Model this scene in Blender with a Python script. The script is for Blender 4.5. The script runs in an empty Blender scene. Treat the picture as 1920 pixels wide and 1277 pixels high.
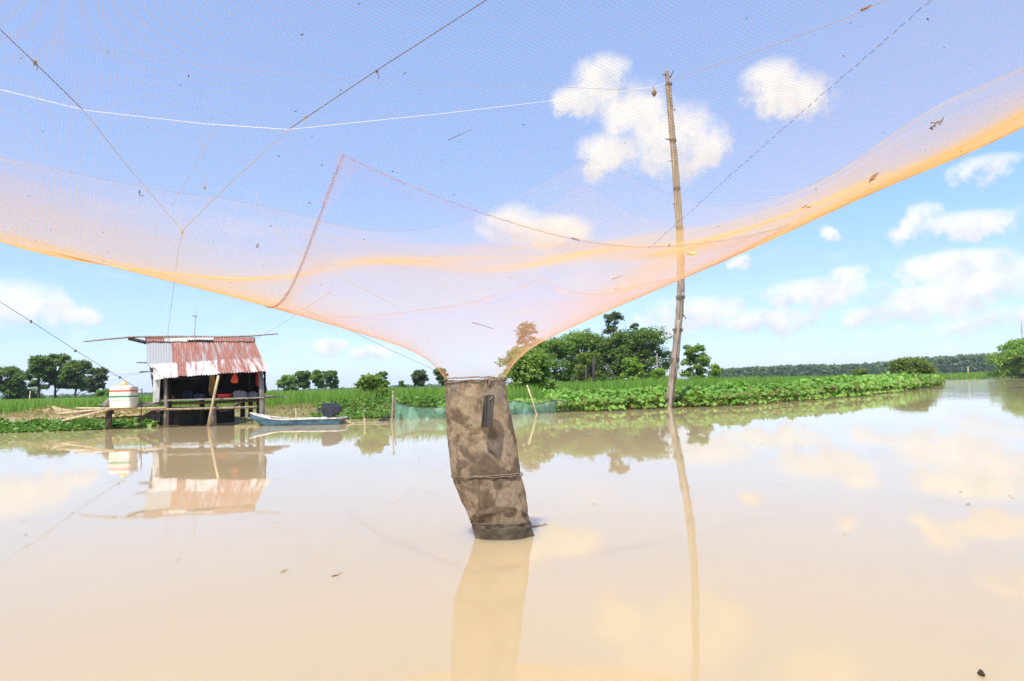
import bpy, math, random
import numpy as np
from mathutils import Matrix, Vector
R = math.radians
random.seed(7); rng = np.random.default_rng(7)
sc = bpy.context.scene

# ------------------------------------------------------------------ camera
W, H, F, CAMH = 1920, 1277, 1280.0, 1.0
PITCH, ROLL = math.atan((723 - 638.5) / F), R(-1.5)
cam = bpy.data.objects.new('camera', bpy.data.cameras.new('camera'))
sc.collection.objects.link(cam)
cam.data.lens, cam.data.sensor_width = 24, 36
cam.data.clip_start, cam.data.clip_end = 0.05, 9000
CM = Matrix.Rotation(math.pi / 2 + PITCH, 4, 'X') @ Matrix.Rotation(ROLL, 4, 'Z')
cam.matrix_world = Matrix.Translation((0, 0, CAMH)) @ CM
sc.camera = cam
M3 = CM.to_3x3()

# ------------------------------------------------------------------ light
SUN_EL, SUN_AZ = R(60), R(203)          # azimuth clockwise from +Y: behind the viewer, a little to the left
sun_dir = Vector((math.sin(SUN_AZ) * math.cos(SUN_EL), math.cos(SUN_AZ) * math.cos(SUN_EL), math.sin(SUN_EL)))
sl = bpy.data.lights.new('sun', 'SUN'); sl.energy = 2.5; sl.angle = R(0.53); sl.color = (1.0, 0.955, 0.88)
so = bpy.data.objects.new('sun', sl); sc.collection.objects.link(so)
so.rotation_euler = (-sun_dir).to_track_quat('-Z', 'Y').to_euler()
SKY_STRENGTH = 0.085
sc.view_settings.view_transform = 'Standard'; sc.view_settings.look = 'None'
sc.view_settings.exposure = 1.42; sc.view_settings.gamma = 1.0
sc.view_settings.use_curve_mapping = False
sc.cycles.use_denoising = True
sc.cycles.max_bounces = 6; sc.cycles.diffuse_bounces = 3; sc.cycles.glossy_bounces = 3; sc.cycles.transmission_bounces = 3; sc.cycles.transparent_max_bounces = 24
sc.cycles.caustics_reflective = False; sc.cycles.caustics_refractive = False


def ray(x, y):
    v = M3 @ Vector(((x - W / 2) / F, -(y - H / 2) / F, -1.0))
    return v
def at(x, y, d):                         # the point seen at (x, y) that stands d metres ahead
    v = ray(x, y)
    return Vector((0, 0, CAMH)) + v * (d / v.y)
def atz(x, y, z):
    v = ray(x, y)
    return Vector((0, 0, CAMH)) + v * ((z - CAMH) / v.z)


# ------------------------------------------------------------------ sky with cumulus
def build_world():
    w = bpy.data.worlds.new('World'); sc.world = w; w.use_nodes = True
    nt = w.node_tree; N, L = nt.nodes, nt.links; N.clear()
    def n(t, **k):
        o = N.new(t)
        for a, b in k.items(): setattr(o, a, b)
        return o
    def m(op, a, b=None, c=None, clamp=False):
        o = n('ShaderNodeMath', operation=op); o.use_clamp = clamp
        for i, q in enumerate((a, b, c)):
            if q is None: continue
            if isinstance(q, (int, float)): o.inputs[i].default_value = q
            else: L.new(q, o.inputs[i])
        return o.outputs[0]
    sky = n('ShaderNodeTexSky', sky_type='NISHITA'); sky.sun_disc = False
    sky.sun_elevation, sky.sun_rotation = SUN_EL, SUN_AZ
    sky.altitude = 0; sky.air_density = 1.0; sky.dust_density = 0.35; sky.ozone_density = 3.0
    tc = n('ShaderNodeTexCoord'); D = tc.outputs['Generated']
    sx = n('ShaderNodeSeparateXYZ'); L.new(D, sx.inputs[0])
    az = m('ARCTAN2', sx.outputs[0], sx.outputs[1]); el = m('ARCSINE', sx.outputs[2])
    def noise(scale, detail, rough, vec=D, off=0.0):
        o = n('ShaderNodeTexNoise'); o.inputs['Scale'].default_value = scale
        o.inputs['Detail'].default_value = detail; o.inputs['Roughness'].default_value = rough
        if off:
            mp = n('ShaderNodeMapping'); mp.inputs['Location'].default_value = (off, off * .7, off * 1.3)
            L.new(vec, mp.inputs[0]); vec = mp.outputs[0]
        L.new(vec, o.inputs['Vector']); return o.outputs[0]
    n1 = noise(21, 10, .66); n2 = noise(34, 6, .6, off=3.1)
    # cumulus heaps: px, py, half width, half height
    blobs = [(1130, 150, 80, 55), (1190, 215, 95, 75), (1150, 290, 95, 55), (1250, 270, 130, 85), (1310, 280, 70, 45), (1080, 185, 60, 30),
             (1450, 165, 80, 62), (1500, 180, 70, 52), (960, 425, 75, 52), (1040, 435, 90, 40), (1855, 318, 75, 32), (1790, 425, 130, 34), (1730, 408, 50, 32),
             (1300, 590, 130, 44), (1545, 550, 140, 40), (1590, 520, 55, 26), (1790, 495, 130, 34), (1870, 530, 150, 60), (1660, 592, 110, 26),
             (30, 575, 110, 62), (150, 592, 45, 22), (625, 648, 42, 18), (700, 660, 55, 16), (1440, 600, 120, 26), (1760, 560, 150, 40), (1900, 600, 120, 30), (1555, 437, 28, 18), (1385, 490, 25, 16)]
    cv = n('ShaderNodeCombineXYZ'); L.new(az, cv.inputs[0]); L.new(el, cv.inputs[1])
    # the heaps' outlines are pushed about by noise
    wx = m('MULTIPLY_ADD', n2, .05, -.025); wy = m('MULTIPLY_ADD', n1, .05, -.025)
    cw = n('ShaderNodeCombineXYZ'); L.new(wx, cw.inputs[0]); L.new(wy, cw.inputs[1])
    pv = n('ShaderNodeVectorMath', operation='ADD'); L.new(cv.outputs[0], pv.inputs[0]); L.new(cw.outputs[0], pv.inputs[1])
    total = sumb = sumy = None
    for (px, py, rx, ry) in blobs:
        v = ray(px, py).normalized()
        a, e = math.atan2(v.x, v.y), math.asin(v.z)
        k = v.y / M3.col[2].length
        sub = n('ShaderNodeVectorMath', operation='SUBTRACT'); L.new(pv.outputs[0], sub.inputs[0]); sub.inputs[1].default_value = (a, e, 0)
        mul = n('ShaderNodeVectorMath', operation='MULTIPLY'); L.new(sub.outputs[0], mul.inputs[0])
        mul.inputs[1].default_value = (F / (rx * v.y * 1.15), F / (ry * v.y * 1.15), 0)
        dot = n('ShaderNodeVectorMath', operation='DOT_PRODUCT'); L.new(mul.outputs[0], dot.inputs[0]); L.new(mul.outputs[0], dot.inputs[1])
        b = m('SUBTRACT', 1.0, dot.outputs['Value'], clamp=True)
        total = b if total is None else m('MAXIMUM', total, b)
        sy = n('ShaderNodeSeparateXYZ'); L.new(mul.outputs[0], sy.inputs[0]); by = m('MULTIPLY', b, sy.outputs[1])
        sumb = b if sumb is None else m('ADD', sumb, b); sumy = by if sumy is None else m('ADD', sumy, by)
    dens = m('ADD', m('MULTIPLY', total, 1.15), m('MULTIPLY_ADD', n1, 2.3, -1.30))
    heap = n('ShaderNodeMapRange', interpolation_type='SMOOTHSTEP'); L.new(dens, heap.inputs[0])
    heap.inputs[1].default_value = .05; heap.inputs[2].default_value = 1.0
    heapa = m('MULTIPLY', heap.outputs[0], m('MULTIPLY', total, 6.0, clamp=True))
    # a low bank of broken cloud all round the horizon and thin veil
    mp = n('ShaderNodeMapping'); mp.inputs['Scale'].default_value = (1, 1, 3.2); L.new(D, mp.inputs[0])
    lo = noise(7, 8, .6, mp.outputs[0], 1.7)
    lom = n('ShaderNodeMapRange', interpolation_type='SMOOTHSTEP'); L.new(lo, lom.inputs[0]); lom.inputs[1].default_value = .47; lom.inputs[2].default_value = .70
    elm = n('ShaderNodeMapRange', interpolation_type='SMOOTHSTEP'); L.new(el, elm.inputs[0])
    elm.inputs[1].default_value = .32; elm.inputs[2].default_value = .04; elm.inputs[3].default_value = 0; elm.inputs[4].default_value = .6
    low = m('MULTIPLY', lom.outputs[0], elm.outputs[0])
    veil = n('ShaderNodeMapRange', interpolation_type='SMOOTHSTEP'); L.new(el, veil.inputs[0])
    veil.inputs[1].default_value = .30; veil.inputs[2].default_value = 0; veil.inputs[3].default_value = 0; veil.inputs[4].default_value = .24
    alpha = m('MAXIMUM', m('MAXIMUM', heapa, low), veil.outputs[0])
    # cloud tone: bright tops, slightly grey-blue in the thick
    sh = n('ShaderNodeMapRange'); L.new(n2, sh.inputs[0]); sh.inputs[1].default_value = .3; sh.inputs[2].default_value = .65
    cr = n('ShaderNodeMix', data_type='RGBA'); rel = m('DIVIDE', sumy, m('ADD', sumb, .02)); L.new(m('ADD', m('MULTIPLY_ADD', rel, .75, .15), m('MULTIPLY', sh.outputs[0], .75), clamp=True), cr.inputs[0])
    cr.inputs[6].default_value = (3.45, 3.7, 4.15, 1); cr.inputs[7].default_value = (4.8, 4.8, 4.85, 1)
    mix = n('ShaderNodeMix', data_type='RGBA'); L.new(alpha, mix.inputs[0])
    tint = n('ShaderNodeMix', data_type='RGBA', blend_type='MULTIPLY'); tint.inputs[0].default_value = 1
    hz = n('ShaderNodeMix', data_type='RGBA'); hz.inputs[0].default_value = .5; L.new(sky.outputs[0], hz.inputs[6]); hz.inputs[7].default_value = (1.75, 3.0, 4.9, 1)
    L.new(hz.outputs[2], tint.inputs[6]); tint.inputs[7].default_value = SKY_TINT
    L.new(tint.outputs[2], mix.inputs[6]); L.new(cr.outputs[2], mix.inputs[7])
    bg = n('ShaderNodeBackground'); bg.inputs[1].default_value = SKY_STRENGTH; L.new(mix.outputs[2], bg.inputs[0])
    w.cycles.sampling_method = 'NONE'
    out = n('ShaderNodeOutputWorld'); L.new(bg.outputs[0], out.inputs[0])
SKY_TINT = (0.92, 0.95, 1.09, 1)
build_world()

# ------------------------------------------------------------------ helpers
COL = sc.collection
def link(o, parent=None, **props):
    COL.objects.link(o)
    if parent is not None: o.parent = parent
    for k, v in props.items():
        if v is not None: o[k] = v
    return o
def thing(name, label, cat, group=None, loc=(0, 0, 0)):
    o = bpy.data.objects.new(name, None); o.location = loc; o.empty_display_size = .1
    return link(o, label=label, category=cat, group=group)
def tag(o, label, cat, group=None):
    o['label'] = label; o['category'] = cat
    if group: o['group'] = group
    return o
class MB:
    """collects shapes into one mesh"""
    def __init__(s): s.v = []; s.f = []
    def add(s, vs, fs):
        b = len(s.v); s.v += [tuple(p) for p in vs]; s.f += [tuple(b + i for i in f) for f in fs]; return s
    def box(s, c, size, rot=None, jit=0):
        c = Vector(c); hx, hy, hz = (q / 2 for q in size)
        vs = []
        for x in (-hx, hx):
            for y in (-hy, hy):
                for z in (-hz, hz):
                    p = Vector((x, y, z))
                    if jit: p += Vector((random.uniform(-jit, jit) for _ in range(3)))
                    if rot is not None: p = rot @ p
                    vs.append(c + p)
        return s.add(vs, [(0, 1, 3, 2), (4, 6, 7, 5), (0, 4, 5, 1), (2, 3, 7, 6), (0, 2, 6, 4), (1, 5, 7, 3)])
    def hexa(s, q):   # 8 corners: 4 bottom, 4 top
        return s.add(q, [(3, 2, 1, 0), (4, 5, 6, 7), (0, 1, 5, 4), (1, 2, 6, 5), (2, 3, 7, 6), (3, 0, 4, 7)])
    def tube(s, pts, rad, sides=6, cap=True, wob=0):
        pts = [Vector(p) for p in pts]; n = len(pts)
        if not hasattr(rad, '__len__'): rad = [rad] * n
        vs = []; ref = None
        for i, p in enumerate(pts):
            t = (pts[min(i + 1, n - 1)] - pts[max(i - 1, 0)])
            if t.length < 1e-9: t = Vector((0, 0, 1))
            t.normalize()
            if ref is None: ref = t.orthogonal().normalized()
            a = (ref - t * ref.dot(t))
            a = a.normalized() if a.length > 1e-6 else t.orthogonal().normalized()
            ref = a; b = t.cross(a)
            for k in range(sides):
                an = 2 * math.pi * k / sides
                r = rad[i] * (1 + (random.uniform(-wob, wob) if wob else 0))
                vs.append(p + a * (math.cos(an) * r) + b * (math.sin(an) * r))
        fs = [(i * sides + k, i * sides + (k + 1) % sides, (i + 1) * sides + (k + 1) % sides, (i + 1) * sides + k) for i in range(n - 1) for k in range(sides)]
        if cap:
            fs.append(tuple(reversed(range(sides)))); fs.append(tuple((n - 1) * sides + k for k in range(sides)))
        return s.add(vs, fs)
    def loft(s, rings, close=True, cap=False):
        k = len(rings[0]); vs = [p for r in rings for p in r]; fs = []
        for i in range(len(rings) - 1):
            for j in range(k if close else k - 1):
                a, b = i * k + j, i * k + (j + 1) % k
                fs.append((a, b, b + k, a + k))
        if cap:
            fs.append(tuple(reversed(range(k)))); fs.append(tuple((len(rings) - 1) * k + j for j in range(k)))
        return s.add(vs, fs)
    def blob(s, c, r, seg=10, rings=6, amp=.12, sq=2.0):
        c = Vector(c); vs = []; fs = []
        ph = [random.uniform(0, 6) for _ in range(6)]
        for i in range(rings + 1):
            th = math.pi * i / rings
            for j in range(seg):
                a = 2 * math.pi * j / seg
                d = Vector((math.sin(th) * math.cos(a), math.sin(th) * math.sin(a), math.cos(th)))
                q = 1 + amp * (math.sin(3 * d.x + ph[0]) + math.sin(4 * d.y + ph[1]) + math.sin(5 * d.z + ph[2])) / 2
                vs.append(c + Vector((d.x * r[0], d.y * r[1], d.z * r[2])) * q)
        for i in range(rings):
            for j in range(seg):
                fs.append((i * seg + j, (i + 1) * seg + j, (i + 1) * seg + (j + 1) % seg, i * seg + (j + 1) % seg))
        return s.add(vs, fs)
    def build(s, name, mat, parent=None, smooth=False, **props):
        me = bpy.data.meshes.new(name); me.from_pydata(s.v, [], s.f); me.update()
        if mat: me.materials.append(mat)
        if smooth: me.polygons.foreach_set('use_smooth', [True] * len(me.polygons))
        return link(bpy.data.objects.new(name, me), parent, **props)

def np_mesh(name, v, f, mat, parent=None, rnd=None, smooth=False, **props):
    """v Nx3, f MxK"""
    me = bpy.data.meshes.new(name); v = np.asarray(v, np.float32); f = np.asarray(f, np.int32); k = f.shape[1]
    me.vertices.add(len(v)); me.vertices.foreach_set('co', v.ravel())
    me.loops.add(f.size); me.loops.foreach_set('vertex_index', f.ravel())
    me.polygons.add(len(f)); me.polygons.foreach_set('loop_start', np.arange(0, f.size, k, dtype=np.int32))
    if smooth: me.polygons.foreach_set('use_smooth', np.ones(len(f), bool))
    me.update(calc_edges=True)
    if rnd is not None:
        at_ = me.attributes.new('rnd', 'FLOAT', 'POINT'); at_.data.foreach_set('value', np.asarray(rnd, np.float32))
    if mat: me.materials.append(mat)
    return link(bpy.data.objects.new(name, me), parent, **props)

# ------------------------------------------------------------------ materials
class NT:
    def __init__(s, name):
        s.m = bpy.data.materials.new(name); s.m.use_nodes = True
        s.t = s.m.node_tree; s.N = s.t.nodes; s.L = s.t.links
        s.p = s.N['Principled BSDF']; s.out = s.N['Material Output']
    def n(s, t, **k):
        o = s.N.new(t)
        for a, b in k.items(): setattr(o, a, b)
        return o
    def set(s, sock, v):
        if hasattr(v, 'is_output') or hasattr(v, 'links'): s.L.new(v, sock)
        else: sock.default_value = v
    def noise(s, scale, detail=5, rough=.6, coord='Object', stretch=None, dist=0):
        tc = s.n('ShaderNodeTexCoord'); v = tc.outputs[coord]
        if stretch:
            mp = s.n('ShaderNodeMapping'); mp.inputs['Scale'].default_value = stretch; s.L.new(v, mp.inputs[0]); v = mp.outputs[0]
        o = s.n('ShaderNodeTexNoise'); o.inputs['Scale'].default_value = scale; o.inputs['Detail'].default_value = detail
        o.inputs['Roughness'].default_value = rough; o.inputs['Distortion'].default_value = dist; s.L.new(v, o.inputs['Vector'])
        return o.outputs[0]
    def ramp(s, f, stops):
        o = s.n('ShaderNodeValToRGB'); s.L.new(f, o.inputs[0]); e = o.color_ramp.elements
        while len(e) < len(stops): e.new(.5)
        for q, (a, c) in zip(e, stops): q.position = a; q.color = (*c, 1)
        return o.outputs[0]
    def mix(s, f, a, b, mode='MIX'):
        o = s.n('ShaderNodeMix', data_type='RGBA', blend_type=mode); s.set(o.inputs[0], f)
        for i, q in ((6, a), (7, b)):
            s.set(o.inputs[i], (*q, 1) if isinstance(q, tuple) else q)
        return o.outputs[2]
    def math(s, op, a, b=0.0):
        o = s.n('ShaderNodeMath', operation=op); s.set(o.inputs[0], a); s.set(o.inputs[1], b); return o.outputs[0]
    def bump(s, hgt, strength=.3, dist=.02):
        o = s.n('ShaderNodeBump'); o.inputs['Strength'].default_value = strength; o.inputs['Distance'].default_value = dist
        s.L.new(hgt, o.inputs['Height']); s.L.new(o.outputs[0], s.p.inputs['Normal']); return o
def rough_mat(name, c1, c2, scale=6, rough=.85, stretch=None, lo=.35, hi=.65, bump=.25, bdist=.01, spec=.25):
    t = NT(name); f = t.noise(scale, 7, .65, stretch=stretch)
    t.L.new(t.ramp(f, [(lo, c1), (hi, c2)]), t.p.inputs['Base Color'])
    t.p.inputs['Roughness'].default_value = rough; t.p.inputs['Specular IOR Level'].default_value = spec
    if bump: t.bump(t.noise(scale * 3, 5, .6, stretch=stretch), bump, bdist)
    return t.m
def leaf_mat(name, c1, c2, trans=.42, rough=.5, spec=.3, dead=None):
    t = NT(name); a = t.n('ShaderNodeAttribute', attribute_name='rnd')
    c = t.ramp(a.outputs['Fac'], [(0, dead), (.03, c1), (1, c2)] if dead else [(0, c1), (1, c2)])
    t.L.new(c, t.p.inputs['Base Color']); t.p.inputs['Roughness'].default_value = rough; t.p.inputs['Specular IOR Level'].default_value = spec
    tr = t.n('ShaderNodeBsdfTranslucent'); t.L.new(t.mix(1.0, c, (1.25, 1.3, .6), 'MULTIPLY'), tr.inputs[0])
    mx = t.n('ShaderNodeMixShader'); mx.inputs[0].default_value = trans
    t.L.new(t.p.outputs[0], mx.inputs[1]); t.L.new(tr.outputs[0], mx.inputs[2]); t.L.new(mx.outputs[0], t.out.inputs[0])
    return t.m
def thread_mat(name, col, trans=.45):
    t = NT(name); t.p.inputs['Base Color'].default_value = (*col, 1); t.p.inputs['Roughness'].default_value = .5
    tr = t.n('ShaderNodeBsdfTranslucent'); tr.inputs[0].default_value = (*col, 1)
    mx = t.n('ShaderNodeMixShader'); mx.inputs[0].default_value = trans
    t.L.new(t.p.outputs[0], mx.inputs[1]); t.L.new(tr.outputs[0], mx.inputs[2]); t.L.new(mx.outputs[0], t.out.inputs[0])
    return t.m
def plain(name, col, rough=.6, spec=.3):
    t = NT(name); f = t.noise(9, 5, .6)
    t.L.new(t.mix(f, tuple(q * .72 for q in col), tuple(min(1, q * 1.22) for q in col)), t.p.inputs['Base Color'])
    t.p.inputs['Roughness'].default_value = rough; t.p.inputs['Specular IOR Level'].default_value = spec
    return t.m
def water_mat():
    t = NT('muddy_water')
    f = t.noise(.12, 4, .6)
    t.L.new(t.ramp(f, [(.3, (.47, .345, .188)), (.7, (.535, .395, .212))]), t.p.inputs['Base Color'])
    t.p.inputs['Subsurface Weight'].default_value = 1.0; t.p.inputs['Subsurface Radius'].default_value = (1, .7, .35); t.p.inputs['Subsurface Scale'].default_value = .8
    t.p.inputs['Roughness'].default_value = .025; t.p.inputs['IOR'].default_value = 1.33
    a = t.noise(1.3, 3, .5, stretch=(1, .55, 1)); b = t.noise(9, 3, .5, stretch=(1, .6, 1)); c = t.noise(.16, 2, .5)
    # ripples come in patches, livelier on the open reach to the right
    h = t.math('ADD', t.math('MULTIPLY', a, 1.0), t.math('MULTIPLY', b, .10))
    h = t.math('MULTIPLY', h, t.math('MULTIPLY', c, 1.2))
    tc = t.n('ShaderNodeTexCoord'); sx = t.n('ShaderNodeSeparateXYZ'); t.L.new(tc.outputs['Object'], sx.inputs[0])
    mr = t.n('ShaderNodeMapRange'); t.L.new(sx.outputs[0], mr.inputs[0]); mr.inputs[1].default_value = 12; mr.inputs[2].default_value = 60; mr.inputs[3].default_value = 1; mr.inputs[4].default_value = 30
    h = t.math('MULTIPLY', h, mr.outputs[0])
    t.bump(h, .22, .012)
    return t.m
def ground_mat():
    t = NT('river_bank_soil')
    f = t.noise(.35, 8, .65); g = t.noise(5, 6, .7)
    soil = t.ramp(g, [(.3, (.25, .17, .085)), (.7, (.46, .35, .20))])
    grass = t.ramp(g, [(.3, (.045, .085, .015)), (.7, (.11, .17, .035))])
    tc = t.n('ShaderNodeTexCoord'); sx = t.n('ShaderNodeSeparateXYZ'); t.L.new(tc.outputs['Object'], sx.inputs[0])
    inland = t.n('ShaderNodeMapRange'); t.L.new(sx.outputs[1], inland.inputs[0]); inland.inputs[1].default_value = 23; inland.inputs[2].default_value = 27
    side = t.n('ShaderNodeMapRange'); t.L.new(sx.outputs[0], side.inputs[0]); side.inputs[1].default_value = -5; side.inputs[2].default_value = -3
    k = t.math('MAXIMUM', inland.outputs[0], side.outputs[0])
    k = t.math('ADD', k, t.math('MULTIPLY', t.math('SUBTRACT', f, .5), .9)); 
    o = t.n('ShaderNodeClamp'); t.L.new(k, o.inputs[0])
    t.L.new(t.mix(o.outputs[0], soil, grass), t.p.inputs['Base Color']); t.p.inputs['Roughness'].default_value = .95
    t.bump(t.noise(9, 6, .7), .6, .05)
    return t.m
def tin_mat(name, base, rustiness, seed):
    """corrugated sheet: zinc or white paint going to rust in streaks down the slope (sheet UV: u across, v down)"""
    t = NT(name); uv = t.n('ShaderNodeUVMap'); mp = t.n('ShaderNodeMapping'); mp.inputs['Location'].default_value = (seed * 3.7, seed * 1.3, 0)
    mp.inputs['Scale'].default_value = (3.6, .32, 1); t.L.new(uv.outputs[0], mp.inputs[0])
    def nz(sc_, d=6):
        o = t.n('ShaderNodeTexNoise'); o.inputs['Scale'].default_value = sc_; o.inputs['Detail'].default_value = d; o.inputs['Roughness'].default_value = .68
        t.L.new(mp.outputs[0], o.inputs['Vector']); return o.outputs[0]
    f = nz(2.2, 8); g = nz(7.5)
    rust = t.ramp(g, [(.25, (.19, .065, .045)), (.5, (.29, .125, .09)), (.78, (.45, .27, .20))])
    bs = t.ramp(g, [(.3, tuple(q * .82 for q in base)), (.7, base)])
    e = t.n('ShaderNodeMapRange'); t.L.new(f, e.inputs[0]); c = .5 + (.5 - rustiness) * .62
    e.inputs[1].default_value = c - .05; e.inputs[2].default_value = c + .07
    t.L.new(t.mix(e.outputs[0], bs, rust), t.p.inputs['Base Color'])
    t.p.inputs['Roughness'].default_value = .62; t.p.inputs['Specular IOR Level'].default_value = .35
    return t.m
def bag_mat():
    t = NT('muddy_bag_mesh')
    f = t.noise(5.5, 7, .62, dist=.6); g = t.noise(38, 4, .6); w = t.noise(3.2, 5, .6, dist=1.2)
    dry = t.ramp(g, [(.3, (.32, .225, .135)), (.7, (.50, .375, .25))])
    mud = t.ramp(g, [(.3, (.12, .08, .045)), (.7, (.20, .14, .085))])
    e = t.n('ShaderNodeMapRange'); t.L.new(f, e.inputs[0]); e.inputs[1].default_value = .46; e.inputs[2].default_value = .56
    c = t.mix(e.outputs[0], dry, mud)
    gr = t.n('ShaderNodeMapRange'); t.L.new(w, gr.inputs[0]); gr.inputs[1].default_value = .56; gr.inputs[2].default_value = .62
    c = t.mix(t.math('MULTIPLY', gr.outputs[0], .6), c, (.23, .20, .17))
    tcz = t.n('ShaderNodeTexCoord'); sz = t.n('ShaderNodeSeparateXYZ'); t.L.new(tcz.outputs['Object'], sz.inputs[0])
    wet = t.n('ShaderNodeMapRange'); t.L.new(t.math('ADD', sz.outputs[2], t.math('MULTIPLY', f, .12)), wet.inputs[0]); wet.inputs[1].default_value = .19; wet.inputs[2].default_value = .12; wet.inputs[3].default_value = 0; wet.inputs[4].default_value = .7
    c = t.mix(wet.outputs[0], c, (.055, .05, .032))
    t.L.new(c, t.p.inputs['Base Color']); t.p.inputs['Roughness'].default_value = .75; t.p.inputs['Specular IOR Level'].default_value = .3
    # fine weave
    tc = t.n('ShaderNodeTexCoord'); wv = t.n('ShaderNodeTexWave'); wv.bands_direction = 'Z'; wv.inputs['Scale'].default_value = 55; wv.inputs['Distortion'].default_value = .8; t.L.new(tc.outputs['Object'], wv.inputs[0])
    wu = t.n('ShaderNodeTexWave'); wu.bands_direction = 'X'; wu.inputs['Scale'].default_value = 55; wu.inputs['Distortion'].default_value = .8; t.L.new(tc.outputs['Object'], wu.inputs[0])
    t.bump(t.math('ADD', t.math('MULTIPLY', wv.outputs['Fac'], wu.outputs['Fac']), t.noise(14, 5, .6)), .6, .008)
    tr = t.n('ShaderNodeBsdfTransparent'); mx = t.n('ShaderNodeMixShader')
    holes = t.n('ShaderNodeMapRange'); t.L.new(f, holes.inputs[0]); holes.inputs[1].default_value = .35; holes.inputs[2].default_value = .6
    holes.inputs[3].default_value = .26; holes.inputs[4].default_value = .05
    t.L.new(holes.outputs[0], mx.inputs[0]); t.L.new(t.p.outputs[0], mx.inputs[1]); t.L.new(tr.outputs[0], mx.inputs[2]); t.L.new(mx.outputs[0], t.out.inputs[0])
    return t.m
def gauze_mat(name, col, see):
    t = NT(name); t.p.inputs['Roughness'].default_value = .7
    f = t.noise(3, 6, .6); t.L.new(t.mix(f, tuple(q * .6 for q in col), tuple(min(1, q * 1.35) for q in col)), t.p.inputs['Base Color'])
    tl = t.n('ShaderNodeBsdfTranslucent'); tl.inputs[0].default_value = (*col, 1)
    m1 = t.n('ShaderNodeMixShader'); m1.inputs[0].default_value = .35; t.L.new(t.p.outputs[0], m1.inputs[1]); t.L.new(tl.outputs[0], m1.inputs[2])
    tr = t.n('ShaderNodeBsdfTransparent'); mx = t.n('ShaderNodeMixShader'); mx.inputs[0].default_value = see
    t.L.new(m1.outputs[0], mx.inputs[1]); t.L.new(tr.outputs[0], mx.inputs[2]); t.L.new(mx.outputs[0], t.out.inputs[0])
    return t.m

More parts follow.
